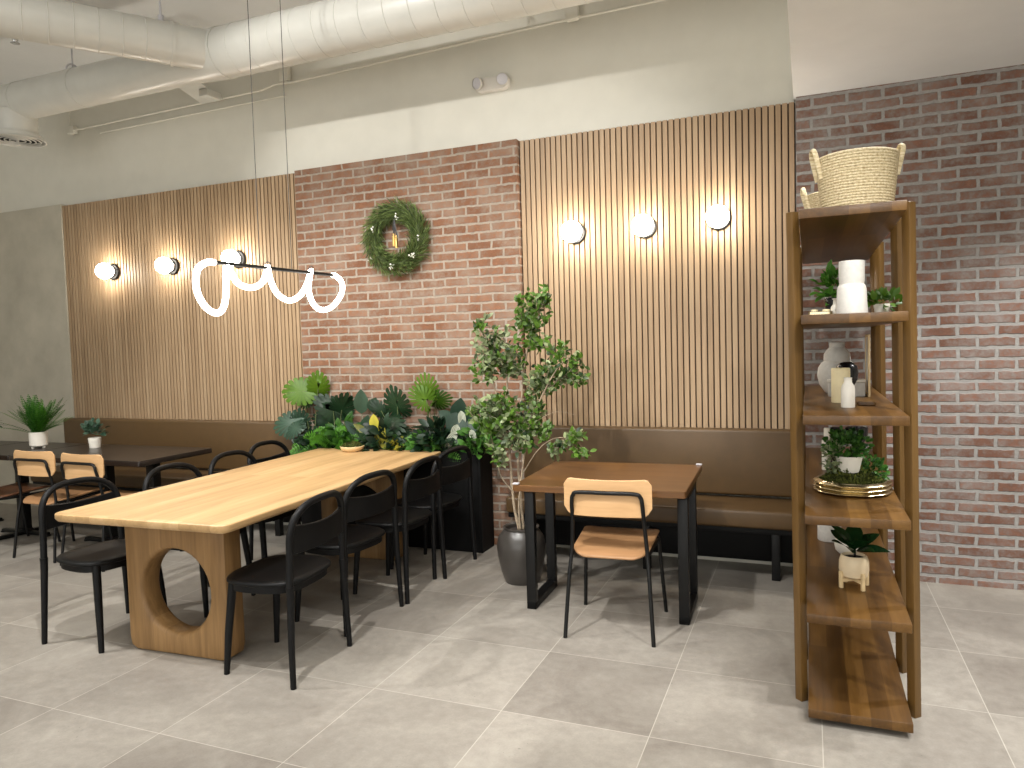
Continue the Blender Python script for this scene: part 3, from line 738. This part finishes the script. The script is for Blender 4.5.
cluster(578, 436, 12, 7, 11, -.13, .15, .65, (556, 440))
cluster(580, 450, 8, 6, 6, -.14, .1, .65, (565, 445))
cluster(557, 446, 12, 9, 10, -.12, .7, .45, (545, 448))
for q in (lf, lv):
    for v in q.bm.verts:
        if v.co.z > .45 and v.co.y > 4.90 - PT.y: v.co.y = 4.90 - PT.y
br.obj('trunk', 'bark', t, smooth=180); lf.obj('foliage', 'leaf_tree', t, smooth=180); o = lv.obj('foliage', 'leaf_varieg', t, smooth=180); o['label'] = 'pale variegated leaves'

# ------------------------------------------------------------------ small potted plants on the dark tables
t = thing('potted_fern', 'spiky green fern in a white footed pot on the dark table', 'plant', (-6.085, 4.19, .742))
b = Mb(); b.lathe([(0, .018), (.062, .018), (.068, .024), (.070, .135), (.067, .138), (.063, .13), (.063, .11), (0, .11)], seg=32)
for k in range(3): b.lathe([(0, 0), (.012, 0), (.016, .022), (0, .022)], (.045 * cos(k * 2.1 + .3), .045 * sin(k * 2.1 + .3), 0), 10)
b.obj('pot', 'ceramic_white', t)
Mb().lathe([(0, .122), (.0625, .12), (.0625, .111), (0, .111)], seg=20).obj('soil', 'soil', t)
b = Mb()
for k in range(64):
    a = random.uniform(0, 2 * pi); e = random.uniform(.15, 1.0) if k % 3 == 0 else random.uniform(.75, 1.35)
    u = V((cos(a) * cos(e), sin(a) * cos(e) * .8, sin(e) + .15))
    frond(b, (random.uniform(-.03, .03), random.uniform(-.03, .03), .12), u, V((-cos(a) * .5, -sin(a) * .5, 1)) + rv(.2), random.uniform(.24, .42), .075, random.uniform(.0, .5), 18, .14)
for v in b.bm.verts: v.co.y = min(v.co.y, .70)
b.obj('fronds', 'leaf_fern', t, smooth=180)
t = thing('potted_succulent', 'small rosette plant in a short white pot on the dark table', 'plant', (-5.55, 4.30, .742))
pot(t, .042, .050, .085, 'ceramic_white')
b = Mb()
for k in range(70):
    a = random.uniform(0, 2 * pi); e = random.uniform(-.1, 1.3); u = V((cos(a) * cos(e), sin(a) * cos(e), sin(e) + .2)); r = random.uniform(.02, .095)
    leaf(b, V((0, 0, .085)) + V((u.x * r, u.y * r, .02 + abs(u.z) * r)), u + rv(.3), V((0, -.3, 1)) + rv(.4), .05, .036, random.uniform(.2, .9), .2, .2, 4)
for k in range(5): leaf(b, V((.07 + .01 * k, -.01, .115)), V((1, -.1, .1)) + rv(.3), V((0, -.5, 1)), .045, .03, .5, .2, .2, 4)
b.obj('leaves', 'leaf_blue', t, smooth=180)
t = thing('potted_plant', 'dark-leaved plant in a tan pot, cut by the left edge of the photo', 'plant', (-6.77, 4.20, .742))
pot(t, .05, .062, .13, 'stand_wood')
b = Mb()
for k in range(16):
    a = 2 * pi * k / 16 + .2; e = .25 + .45 * (k % 3)
    leaf(b, V((cos(a) * .01, sin(a) * .01, .12)) + V((0, 0, .05)), V((cos(a) * cos(e), sin(a) * cos(e), sin(e))), V((-cos(a) * .4, -sin(a) * .4, 1)), random.uniform(.13, .18), .06, random.uniform(.1, .5), .35, .15, 6)
b.obj('leaves', 'leaf_dark', t, smooth=180)
Mb().tube([(0, 0, .105), (0, 0, .19)], .006, 8).obj('stem', 'stem', t)

# ------------------------------------------------------------------ wreath
WC = at(396, 238, 4.885)
t = thing('wreath', 'green pine wreath with white berries hanging on the brick wall', 'wreath', WC)
b = Mb(); RM, rm = .205, .062
for k in range(4200):
    a = random.uniform(0, 2 * pi); ph = random.uniform(0, 2 * pi); rr = rm * random.random() ** .5
    c = V((cos(a), 0, sin(a))); p = c * (RM + rr * cos(ph)) + V((0, -.01 + rr * .75 * sin(ph), 0))
    tang = V((-sin(a), 0, cos(a))); out = c * cos(ph) + V((0, sin(ph), 0))
    u = (tang * random.uniform(.5, 1.2) + out * random.uniform(.2, 1.0) + rv(.4)).normalized()
    if p.y + u.y * .06 > .045: u.y = -abs(u.y)
    leaf(b, p, u, rv(), random.uniform(.04, .095), .006, random.random(), .1, .1, 2)
for v in b.bm.verts: v.co.y = min(v.co.y, .053)
b.obj('greenery', 'needle', t, smooth=180)
Mb().tube([(RM * cos(a * pi / 16), 0, RM * sin(a * pi / 16)) for a in range(32)], .02, 8, closed=True).obj('ring', 'stem', t)
for i, (px, py) in enumerate(((395, 217), (373, 229), (418, 237), (412, 255), (391, 267), (370, 259))):
    b = Mb(); c = at(px, py, 4.82) - WC
    for k in range(9 if i in (3, 4) else 5): b.sphere(c + rv(.020), random.uniform(.004, .0075), seg=8, rings=6)
    b.obj('berry_cluster', 'berry', t)
b = Mb(); c = at(394, 217, 4.845) - WC
for dx, dz in ((-.006, -.13), (.014, -.12), (-.014, -.10), (.022, -.15)): b.tube(spline([c, c + V((dx * .3, -.004, dz * .5)), c + V((dx, 0, dz))], 4), .0075, 6, flat=.4)
b.obj('ribbon', 'ribbon', t)
for dx, dz in ((-.007, -.125), (.015, -.140)):
    b = Mb(); q = c + V((dx, -.004, dz)); b.tube([q, q + V((0, 0, -.015)), q + V((0, 0, -.02)), q + V((0, 0, -.095))], [.006, .007, .0125, .0125], 12); b.obj('bell', 'gold', t)

# ------------------------------------------------------------------ wall sconces
def sconce(px, py, left, label, first=None):
    p = at(px, py, 4.98 - (.06 if not left else .0)); x, z = p.x, p.z
    if first: return dup(first, (x, 4.979, z), 0, label)
    t = thing('wall_sconce', label, 'wall lamp', (x, 4.979, z), 0, 'globe sconces on the slat panels')
    rot = Matrix.Rotation(R(90), 4, 'X')
    Mb().lathe([(0, 0), (.072, 0), (.074, .004), (.074, .018), (.068, .024), (0, .024)], seg=32, mat=rot).obj('wall_plate', 'black_metal', t)
    Mb().lathe([(.05, .0242), (.05, .045), (.046, .048), (0, .048), (0, .0242)], seg=32, mat=rot).obj('collar', 'chrome', t)
    b = Mb(); b.sphere((0, -.108, 0), .072, seg=32, rings=20); b.obj('globe', 'globe', t, smooth=180)
    return t
S0 = sconce(114.5, 272, True, 'round opal wall sconce nearest the concrete, leftmost on the left slat panel')
sconce(173.5, 266.5, True, 'round opal wall sconce in the middle of the left slat panel', S0)
sconce(239.5, 259.5, True, 'round opal wall sconce partly behind the looped pendant light', S0)
sconce(576, 233.5, True, 'round opal wall sconce nearest the brick, leftmost on the right slat panel', S0)
sconce(646, 227.5, True, 'round opal wall sconce in the middle of the right slat panel', S0)
sconce(719.5, 219, True, 'round opal wall sconce nearest the shelf, rightmost on the right slat panel', S0)

# ------------------------------------------------------------------ looped pendant
PC = V((-2.945, 3.55, 1.99))
t = thing('pendant_light', 'glowing looped tube pendant on a thin bar over the oak table', 'lamp', PC)
def pl(cx, cy, dx=0.0):
    p = atx(180 + cx / 5.689, 240 + cy / 5.689, -2.945); p.x += dx; return p - PC
A = pl(205, 128); B_ = pl(868, 200); Mb().tube([A, B_], .0105, 12).obj('bar', 'black_metal', t)
loop = [(195, 128, 0), (150, 128, 0.0030), (100, 160, 0.0060), (82, 220, 0.0090), (92, 300, 0.0090), (135, 375, 0.0060), (190, 412, 0), (235, 408, -0.0060), (262, 360, -0.0090), (268, 280, -0.0060), (262, 200, -0.0030), (272, 145, -0.0054),
        (292, 190, 0.0000), (330, 250, 0.0060), (400, 272, 0.0090), (460, 245, 0.0060), (488, 195, 0), (502, 150, -0.0054), (512, 220, 0.0000), (545, 300, 0.0060), (600, 342, 0.0090), (650, 335, 0.0090), (695, 295, 0.0060), (728, 235, 0.0000), (748, 172, -0.0054),
        (734, 240, 0), (732, 310, 0.0060), (760, 375, 0.0090), (805, 398, 0.0090), (860, 380, 0.0060), (910, 320, 0.0030), (925, 265, 0), (910, 225, 0), (880, 202, 0), (868, 200, 0)]
Mb().tube(spline([pl(*q) for q in loop], 5), .0165, 14).obj('light_tube', 'neon', t, smooth=180)
for px, py in ((272, 142), (502, 150), (748, 172)):
    q = pl(px, py); Mb().tube(spline([q + V((-.025, 0, .0)), q + V((-.018, 0, .02)), q + V((0, 0, .026)), q + V((.016, 0, .012)), q + V((.016, 0, -.01))], 4), .003, 6).obj('clip', 'black_metal', t)
for px in (260, 292):
    q = atx(px, 268 if px == 260 else 271, -2.945) - PC
    Mb().tube([q, V((q.x, q.y, CE - PC.z - .001))], .0022, 6).obj('suspension_cable', 'cable', t)

# ------------------------------------------------------------------ ducts and ceiling services
def duct_rings(b, a, c, r, n):
    a, c = V(a), V(c)
    for k in range(n):
        p = a.lerp(c, (k + .5) / n); d = (c - a).normalized() * .004; b.tube([p - d, p, p + d], [r, r + .0035, r], 36, caps=False)
YD, ZD = 4.2, 3.655
t = thing('air_duct', 'white round air duct along the back wall, spiral branch joining from the left', 'duct', (-3.0, YD, ZD))
b = Mb(); b.tube([(-.93 + .03, 0, 0), (2.88, 0, 0)], .172, 40); duct_rings(b, (-.8, 0, 0), (2.8, 0, 0), .172, 20); b.obj('wide_duct', 'duct', t)
Mb().tube([(-3.15, 0, -.015), (-1.15, 0, -.015), (-.95, 0, 0), (-.88, 0, 0)], [.148, .148, .174, .174], 40).obj('narrow_duct', 'duct', t)
for x, r in ((-.87, .177), (-2.33, .152), (-3.02, .152)):
    Mb().tube([(x - .012, 0, 0 if x > -1 else -.015), (x + .012, 0, 0 if x > -1 else -.015)], r, 40).obj('joint_collar', 'duct', t)
Mb().tube([(-3.14, 0, -.015), (-3.6, 0, -.015)], .148, 40).obj('end_duct', 'duct', t)
for x in (-2.42, .9, 2.3):
    zt = CE - ZD - .001; zz = -.015 if x < -1 else 0; rr = .152 if x < -1 else .176
    b = Mb(); b.tube([(x, 0, zz + rr + .02), (x, 0, zt)], .006, 8)
    b.tube([(x, cos(a * pi / 12) * (rr + .002) * .35, zz + rr * .95 + sin(a * pi / 12) * .05) for a in range(13)], .007, 6)
    b.obj('hanger', 'clear_plastic' if x < -1 else 'duct', t)
# branch duct, part of the same run
DUCT = V((-3.0, YD, ZD)); E0 = V((-3.93, 4.19, 3.665)); BR = E0 - DUCT; dirA = V((-.73, -1.05, .0)).normalized()
b = Mb(); b.tube([BR, BR + dirA * 3.2], .140, 40); duct_rings(b, BR + dirA * .40, BR + dirA * 3.2, .140, 20); b.obj('branch_duct', 'duct', t)
Mb().tube([BR + dirA * .29, BR + dirA * .315], .146, 40).obj('joint_collar', 'duct', t)
b = Mb(); p = BR + dirA * .36; b.tube([p + V((0, 0, .15)), p + V((0, 0, CE - E0.z - .001))], .007, 8); b.tube([p + V((0, 0, .135)), p + V((0, 0, .18))], .02, 10); b.obj('hanger', 'clear_plastic', t)
q = at(188, 90, 4.7) - DUCT
b = Mb(); b.box(q + V((0, .05, .04)), (.24, .45, .012), .003, rot=Matrix.Rotation(R(-14), 3, 'X')); b.box(q + V((.08, .16, -.005)), (.09, .16, .06), .006); b.obj('wall_bracket', 'duct', t)
# round diffuser hanging at the elbow
DC = V((-6.12, YD, 3.385))
t = thing('ceiling_diffuser', 'round white air diffuser with dark slots hanging at the duct end, upper left corner', 'vent', DC)
Mb().lathe([(.150, .17), (.153, .15), (.149, .135), (.154, .115), (.150, .10), (.155, .08), (.151, .06), (.156, .04), (.152, .02), (.155, .0), (.165, -.03), (.205, -.055), (.21, -.062), (.198, -.064), (.190, -.055), (.185, -.02), (.14, -.01), (.14, .17)], seg=40).obj('neck', 'duct', t)
for k in range(4):
    r = .165 - k * .036; Mb().tube([(r * cos(a * pi / 20), r * sin(a * pi / 20), -.058) for a in range(40)], .0055, 6, closed=True).obj('louver_ring', 'duct', t)
Mb().box((0, 0, -.048), (.35, .006, .008)).obj('louver_support', 'duct', t)
Mb().lathe([(0, -.035), (.184, -.035), (.184, -.028), (0, -.028)], seg=30).obj('throat', 'black_matte', t)
Mb().lathe([(0, -.03), (.012, -.03), (.010, -.075), (.022, -.085), (.022, -.095), (0, -.10)], seg=14).obj('knob', 'duct', t)
# branch duct
E0 = V((-3.93, 4.19, 3.665)); dirA = V((-.73, -1.05, .0)).normalized()
# conduit along the wall
t = thing('conduit_pipe', 'thin white conduit running along the upper back wall under the duct', 'pipe', (-3.0, 4.99, 3.70))
pz = lambda px, py: at(px, py, 4.97) - V((-3.0, 4.99, 3.70))
Mb().tube([pz(70, 131), pz(215, 100), pz(262, 90), pz(275, 84), pz(292, 82), pz(420, 53), pz(560, 21), pz(660, 0), pz(760, -22)], .010, 10).obj('pipe', 'plaster', t)
Mb().tube([pz(70, 131), pz(69, 104), pz(69, 60)], .009, 8).obj('drop_pipe', 'plaster', t)
for px, py in ((71, 130), (284, 76), (572, 13)):
    q = pz(px, py); Mb().box(q + V((0, .01, .02 if px > 100 else 0)), (.09, .05, .13 if px > 100 else .07), .006).obj('junction_box', 'plaster', t)
t = tag(Mb().tube([at(100, 133, 5.022), at(285, 95.5, 5.022)], .007, 8).obj('wall_cable', 'plaster'), 'thin white painted cable on the upper wall just below the conduit', 'cable')
# sprinkler head and a small track lamp near the ceiling
t = thing('sprinkler_head', 'small sprinkler head under the branch duct near the left edge', 'sprinkler', at(15, 40, 3.6))
Mb().tube([(0, 0, .02), (0, 0, CE - at(15, 40, 3.6).z - .001)], .008, 8).obj('pipe', 'duct', t)
Mb().lathe([(0, .03), (.018, .03), (.02, 0), (.012, -.015), (.03, -.02), (.03, -.024), (0, -.026)], seg=16).obj('head', 'chrome', t)
tp = at(171, 5, 4.55)
t = thing('ceiling_fitting', 'small white fitting on the ceiling above the duct junction', 'fixture', tp)
Mb().box((0, 0, (CE - tp.z) / 2), (.03, .03, CE - tp.z - .002), .004).obj('stem', 'duct', t); Mb().box((-.03, 0, .0), (.16, .08, .05), .012).obj('body', 'clear_plastic', t)
# emergency light
ec = at(492, 84, 5.0); t = thing('emergency_light', 'white twin-head emergency light on the upper wall above the brick', 'wall lamp', (ec.x, 5.029, ec.z))
b = Mb(); b.stack([[(x, -y, z) for x, z in rrect(.27 - 2 * i, .105 - 2 * i, .05 - i, 8)] for i, y in ((0, 0), (0, .035), (.006, .045), (.015, .048))]); b.obj('housing', 'white_plastic', t)
for s in (-1, 1):
    rot = Matrix.Rotation(R(90), 4, 'X') @ Matrix.Rotation(R(s * 18), 4, 'Y') @ Matrix.Rotation(R(12), 4, 'X')
    hd = Mb(); hd.lathe([(0, .0), (.030, .0), (.042, .018), (.044, .036), (.040, .040)], (s * .09, -.045, .012), 24, mat=rot); h = hd.obj('lamp_head', 'white_plastic', t)
    Mb().lathe([(.0, .037), (.02, .0375), (.039, .036), (.039, .030), (0, .030)], (s * .09, -.045, .012), 20, mat=rot).obj('lens', 'clear_plastic', h)

# ------------------------------------------------------------------ shelf unit
SX0, SX1 = -.010, .350; SY0, SY1 = 2.965, 4.80
SH = thing('shelf_unit', 'tall brown wooden open shelf unit seen from its narrow end', 'shelf', (0, 0, 0))
BT = [1.978, 1.583, 1.203, .820, .437, .062]; TH = .036
def lean(z): return -.0108 * (z - .06)         # the unit leans a little to the left
for i, z in enumerate(BT):
    b = Mb(); b.box(((SX0 + SX1) / 2 + lean(z), (SY0 + SY1) / 2, z - TH / 2), (SX1 - SX0, SY1 - SY0, TH), .003); b.obj('shelf_board', 'acacia', SH)
d45 = Matrix.Rotation(R(45), 3, 'Z')
for y in (3.165, 3.575, 4.42, 4.72):
    for s, x in ((-1, SX0 - .0257), (1, SX1 + .0257)):
        sh = Matrix.Identity(3); sh[0][2] = -.0108
        Mb().box((x + lean(1.0), y, 1.0), (.036, .036, 2.0), .003, rot=sh @ d45).obj('post', 'acacia_z', SH)

def st(name, label, cat, x, y, z, group=None): return thing(name, label, cat, (x, y, z), 0, group)
z1, z2, z3, z4, z5, z6 = [z + .0005 for z in BT]
# baskets
def basket(x, y, r0, r1, h, label, ha, rot=0):
    t = st('straw_basket', label, 'basket', x, y, z1); t.rotation_euler = (0, 0, rot)
    prof = [(0, .004), (r0 * .8, .004)]; n = 20
    for k in range(n):
        f = (k + .5) / n; r = lerp(r0, r1, f ** .8); z = .006 + (h - .006) * k / n; dz = h / n
        prof += [(r - .001, z), (r + .003, z + dz * .3), (r + .003, z + dz * .7)]
    prof += [(r1, h), (r1 - .008, h + .003), (r1 - .014, h - .004), (r0 * .9, .02), (0, .018)]
    Mb().lathe(prof, seg=56).obj('body', 'straw', t)
    for s in (-1, 1):
        xx = s * (r1 + .004); b = Mb()
        P = [(xx - s * .012, -.03, h * .62), (xx + s * .002, -.03, h * .9), (xx + s * .010, -.028, h + .012), (xx + s * .013, -.018, h + .030), (xx + s * .012, 0, h + .036), (xx + s * .013, .018, h + .030), (xx + s * .010, .028, h + .012), (xx + s * .002, .03, h * .9), (xx - s * .012, .03, h * .62)]
        b.tube(spline(P, 5), .0095, 8, flat=.6); b.obj('handle', 'straw', t)
basket(.178, 3.18, .124, .146, .215, 'larger straw basket with two handles on top of the shelf', .05, R(14))
basket(.120, 3.72, .10, .125, .175, 'smaller straw basket on top of the shelf, mostly behind the larger one', .05, R(8))

# board 2
t = st('vase', 'white stacked-cylinder vase at the front of the second board from the top', 'vase', .155, 3.10, z2)
Mb().lathe([(0, 0), (.056, 0), (.057, .004), (.054, .05), (.052, .095), (.048, .108), (.0435, .113), (.0435, .118), (.0455, .125), (.046, .19), (.046, .200), (.043, .202), (.041, .198), (.040, .12), (.044, .02), (0, .015)], seg=40).obj('body', 'ceramic_mat', t)
def tree_bits(t, n, c, r, L, W, mat, tint=.5, z0=0, up=.6, nm='leaves'):
    b = Mb()
    for _ in range(n):
        d = rv().normalized(); p = V(c) + V((d.x * r[0], d.y * r[1], d.z * r[2])) * random.random() ** .5
        leaf(b, p, d + V((0, -.1, up)) + rv(.5), V((.1, -.6, .8)) + rv(.6), L * random.uniform(.7, 1.2), W, min(1, max(0, random.gauss(tint, .25))), .25, .2, 3)
    return b.obj(nm, mat, t, smooth=180)
t = st('potted_plant', 'leafy green plant in a dark pot behind the stacked-cylinder vase', 'plant', .115, 3.52, z2)
pot(t, .042, .05, .085, 'ceramic_black'); tree_bits(t, 130, (0, 0, .135), (.09, .09, .07), .05, .03, 'leaf_fern', .5)
t = st('potted_plant', 'small bright green trailing plant on the second board beside the vase', 'plant', .285, 3.42, z2)
pot(t, .026, .032, .045, 'ceramic_white'); tree_bits(t, 60, (.0, 0, .055), (.065, .06, .03), .045, .026, 'leaf_lime', .5)
t = st('brass_tray', 'low brass candle holder at the left of the second board', 'candle holder', .045, 3.22, z2)
b = Mb(); slab(b, .09, .05, .01, [(0, 0), (0, .016), (.003, .018), (.008, .006)], n=4); b.obj('tray', 'brass', t)
for k in (-1, 1): Mb().lathe([(0, .006), (.013, .006), (.014, .024), (.012, .026), (0, .022)], (k * .022, 0, 0), 16).obj('candle_cup', 'cream_wax', t)
t = st('bud_vase', 'tiny white bottle vase left of the stacked-cylinder vase', 'vase', .100, 3.24, z2)
Mb().lathe([(0, 0), (.016, 0), (.018, .01), (.015, .035), (.007, .045), (.006, .062), (.011, .068), (.008, .069), (0, .06)], seg=20).obj('body', 'ceramic_white', t)
# board 3
t = st('vase', 'large white round vase with a stepped neck on the third board', 'vase', .135, 4.10, z3)
Mb().lathe([(0, 0), (.045, 0), (.06, .01), (.085, .05), (.095, .095), (.09, .135), (.075, .16), (.062, .168), (.064, .178), (.062, .205), (.05, .225), (.036, .24), (.036, .262), (.033, .264), (.03, .255), (.03, .22), (0, .2)], seg=40).obj('body', 'ceramic_mat', t)
t = st('vase', 'small black ball vase half hidden behind the cream candle', 'vase', .163, 3.70, z3)
Mb().lathe([(0, 0), (.02, 0), (.022, .04), (.03, .065), (.046, .095), (.05, .125), (.045, .155), (.028, .172), (.014, .176), (.012, .17), (0, .16)], seg=32).obj('body', 'ceramic_black', t)
t = st('gift_box', 'low white box on the third board before the round vase', 'box', .17, 3.93, z3)
Mb().box((0, 0, .035), (.165, .09, .07), .004).obj('base', 'ceramic_mat', t); Mb().box((0, 0, .0765), (.171, .096, .012), .003).obj('lid', 'ceramic_white', t)
t = st('pillar_candle', 'cream pillar candle standing on the third board', 'candle', .132, 3.56, z3)
Mb().lathe([(0, 0), (.038, 0), (.039, .003), (.039, .150), (.036, .154), (.02, .150), (0, .148)], seg=32).obj('body', 'cream_wax', t)
Mb().tube([(0, 0, .147), (.001, 0, .158), (.003, 0, .163)], .0013, 6).obj('wick', 'ribbon', t)
t = st('bottle_vase', 'white shouldered bottle vase in front of the cream candle', 'vase', .150, 3.315, z3)
Mb().lathe([(0, 0), (.026, 0), (.027, .004), (.027, .075), (.024, .09), (.016, .103), (.015, .118), (.017, .123), (.013, .124), (.011, .1), (0, .09)], seg=28).obj('body', 'ceramic_white', t)
t = st('wooden_dish', 'little brown dish on the third board right of the bottle vase', 'dish', .225, 3.41, z3)
b = Mb(); slab(b, .075, .05, .012, [(.004, 0), (0, .004), (0, .014), (.004, .014), (.008, .006)], n=5); b.obj('dish', 'acacia', t)
t = st('photo_frame', 'slim clear frame with pale edges standing edge-on at the back of the third board', 'frame', .268, 3.97, z3)
b = Mb()
for zz in (.006, .294): b.box((0, 0, zz), (.010, .2, .012), .002)
for yy in (-.094, .094): b.box((0, yy, .15), (.010, .012, .276), .002)
b.obj('frame', 'stand_wood', t); Mb().box((0, 0, .15), (.004, .176, .276)).obj('picture', 'ceramic_white', t)
# board 4
t = st('tray', 'round triple-ribbed brass tray of moss on the fourth board', 'tray', .172, 3.47, z4)
sc = lambda a, z: 1 + .018 * cos(10 * a)
prof = [(0, .004), (.13, .004)]
for k in range(3): prof += [(.138, .004 + k * .018), (.152, .007 + k * .018), (.156, .0115 + k * .018), (.150, .017 + k * .018), (.136, .020 + k * .018)]
prof += [(.134, .057), (.131, .05), (.131, .012), (0, .012)]
Mb().lathe(prof, seg=120, fx=sc).obj('ribbed_rim', 'brass', t)
b = Mb(); blob_moss(b, (0, 0, .018), .127, .127, .075, 2800, .018); b.obj('moss', 'moss', t, smooth=180)
t = st('potted_plant', 'small-leaved bushy plant in a white tapered pot set on the moss tray', 'plant', .160, 3.455, z4 + .090)
pot(t, .040, .054, .070, 'ceramic_white'); tree_bits(t, 330, (-.008, 0, .120), (.090, .075, .062), .026, .016, 'leaf_mid', .4)
tree_bits(t, 150, (-.066, 0, .062), (.034, .05, .075), .024, .016, 'leaf_varieg', .5, nm='pale_leaves')
t = st('trailing_plant', 'dark trailing plant spilling over the right of the moss tray', 'plant', .255, 3.53, z4 + .055)
tree_bits(t, 210, (.0, 0, .03), (.058, .07, .062), .026, .017, 'leaf_mid', .35, up=.1)
Mb().tube(spline([(-.02, 0, -.012), (-.01, .0, .04), (.02, -.01, .06), (.04, -.02, .02)], 4), .002, 6).obj('stem', 'stem', t)
t = st('goblet', 'black footed bowl at the back of the fourth board', 'bowl', .235, 4.30, z4)
Mb().lathe([(0, 0), (.04, 0), (.042, .006), (.014, .02), (.011, .05), (.014, .09), (.04, .11), (.055, .145), (.058, .185), (.055, .186), (.05, .15), (.03, .122), (0, .115)], seg=32).obj('body', 'ceramic_black', t)
t = st('candlestick', 'black cylinder holder at the back of the fourth board, left of the goblet', 'candle holder', .135, 4.28, z4)
Mb().lathe([(0, 0), (.03, 0), (.03, .004), (.028, .006), (.028, .18), (.03, .185), (.026, .186), (.024, .15), (0, .148)], seg=24).obj('body', 'ceramic_black', t)
for i, (x, y, h) in enumerate(((.075, 4.02, .15), (.088, 4.20, .19))):
    t = st('taper_candle', ('shorter' if i == 0 else 'taller') + ' white candle behind the bushy plant on the fourth board', 'candle', x, y, z4)
    Mb().lathe([(0, 0), (.016, 0), (.016, h), (.013, h + .003), (0, h + .002)], seg=18).obj('body', 'ceramic_white', t)
    Mb().tube([(0, 0, h), (0, 0, h + .01)], .001, 6).obj('wick', 'ribbon', t)
# board 5
t = st('rubber_plant', 'glossy rubber plant in a cream pot on a small wooden stand, fifth board', 'plant', .172, 3.35, z5)
Mb().lathe([(0, .042), (.04, .042), (.052, .05), (.059, .075), (.0585, .11), (.052, .132), (.046, .137), (.043, .132), (.043, .115), (0, .115)], seg=36).obj('pot', 'cream', t)
Mb().lathe([(0, .126), (.0425, .125), (.0425, .116), (0, .116)], seg=20).obj('soil', 'soil', t)
b = Mb()
for k in range(4):
    a = k * pi / 2 + .55; b.box((.060 * cos(a), .060 * sin(a), .036), (.014, .014, .072), .002, rot=Matrix.Rotation(a, 3, 'Z'))
for k in range(2): b.box((0, 0, .033), (.115, .012, .014), .001, rot=Matrix.Rotation(k * pi / 2 + .55, 3, 'Z'))
b.obj('stand', 'stand_wood', t)
b, s_ = Mb(), Mb(); s_.tube(spline([(0, 0, .118), (.004, 0, .15), (-.002, 0, .20)], 4), .005, 8)
for (a, e, L, Wd, z, tn) in ((-2.3, .85, .125, .085, .145, .6), (-.25, .40, .125, .07, .155, .1), (-1.4, .95, .115, .075, .16, .45), (.5, .75, .12, .07, .165, .2), (2.4, .7, .12, .075, .17, .25), (1.5, 1.0, .11, .07, .18, .4), (-.9, .6, .10, .065, .15, .7), (3.1, 1.05, .11, .065, .18, .5)):
    u = V((cos(a) * cos(e), sin(a) * cos(e), sin(e))); leaf(b, (cos(a) * .008, sin(a) * .008, z), u, V((-cos(a) * .4, -sin(a) * .4 - .3, 1)), L, Wd, tn, .35, .12, 8, False, .85)
b.obj('leaves', 'leaf_rubber', t, smooth=180); s_.obj('stem', 'ceramic_black', t)
t = st('canister', 'white cylindrical canister at the back left of the fifth board', 'canister', .095, 4.10, z5)
Mb().lathe([(0, 0), (.056, 0), (.058, .003), (.058, .155), (.054, .16), (.05, .155), (.05, .02), (0, .02)], seg=32).obj('body', 'ceramic_mat', t)
t = st('jar', 'small white round jar behind the rubber plant on the fifth board', 'jar', .165, 3.85, z5)
Mb().lathe([(0, 0), (.03, 0), (.05, .02), (.055, .05), (.045, .085), (.03, .095), (.03, .105), (.027, .106), (.026, .09), (0, .08)], seg=28).obj('body', 'ceramic_white', t)

# ------------------------------------------------------------------ light
def area(name, loc, size, power, col=(1, .93, .84), target=None, sy=None, spread=180):
    l = bpy.data.lights.new(name, 'AREA'); l.size = size; l.energy = power; l.color = col; l.spread = R(spread)
    if sy: l.shape = 'RECTANGLE'; l.size_y = sy
    o = bpy.data.objects.new(name, l); COL.objects.link(o); o.location = loc
    d = (V(target) - V(loc)) if target else V((0, 0, -1)); o.rotation_euler = d.to_track_quat('-Z', 'Y').to_euler(); return o
def spot(name, loc, target, power, ang=70, blend=.4, rad=.05, col=(1, .9, .78)):
    l = bpy.data.lights.new(name, 'SPOT'); l.energy = power; l.spot_size = R(ang); l.spot_blend = blend; l.shadow_soft_size = rad; l.color = col
    o = bpy.data.objects.new(name, l); COL.objects.link(o); o.location = loc
    o.rotation_euler = (V(target) - V(loc)).to_track_quat('-Z', 'Y').to_euler(); return o
WARM = (1, .98, .95)
area('room_light', (-3.6, .4, 4.05), 5.5, 70, (1, 1, .98), sy=4.5)
area('front_fill', (-2.2, -3.9, 2.0), 9, 225, (1, 1, .985), (-2.2, 5, 2.3), 3.4)  # added soft fill from behind the camera, no window stands there
area('lobby_light', (1.6, -.4, 2.95), 2.6, 65, (1, 1, .99), sy=3.2)
for i, (x, y, p) in enumerate(((.9, 2.2, 34), (1.9, 2.2, 34), (.42, 3.66, 20), (1.6, 3.9, 34))):
    spot('downlight_and_fill', (x, y, 2.95), (x, y, 0), p * 5, 110, .6, .06, (1, .985, .96))
spot('track_spot', (-4.9, 1.6, 4.0), (-4.0, 3.4, .8), 380, 80, .5, .05, WARM)
spot('track_spot', (-1.8, 1.5, 4.0), (-2.7, 3.6, .8), 430, 80, .5, .05, WARM)
spot('track_spot', (-3.2, .9, 4.0), (-2.6, 4.9, 2.0), 330, 60, .5, .05, WARM)
spot('track_spot', (-.6, 1.2, 4.0), (-1.6, 4.4, .8), 200, 70, .5, .05, WARM)

spot('downlight_and_fill', (.5, .7, 2.95), (.15, 3.2, 1.05), 120, 55, .6, .08, (1, .98, .95))  # added spot aimed at the shelf to brighten its items

sc = bpy.context.scene
w = bpy.data.worlds.new('world'); sc.world = w; w.use_nodes = True
w.node_tree.nodes['Background'].inputs[0].default_value = (.9, .88, .84, 1); w.node_tree.nodes['Background'].inputs[1].default_value = .15
vs = sc.view_settings; vs.view_transform = 'Standard'; vs.look = 'None'; vs.gamma = 1; vs.use_curve_mapping = False; vs.exposure = 0.0
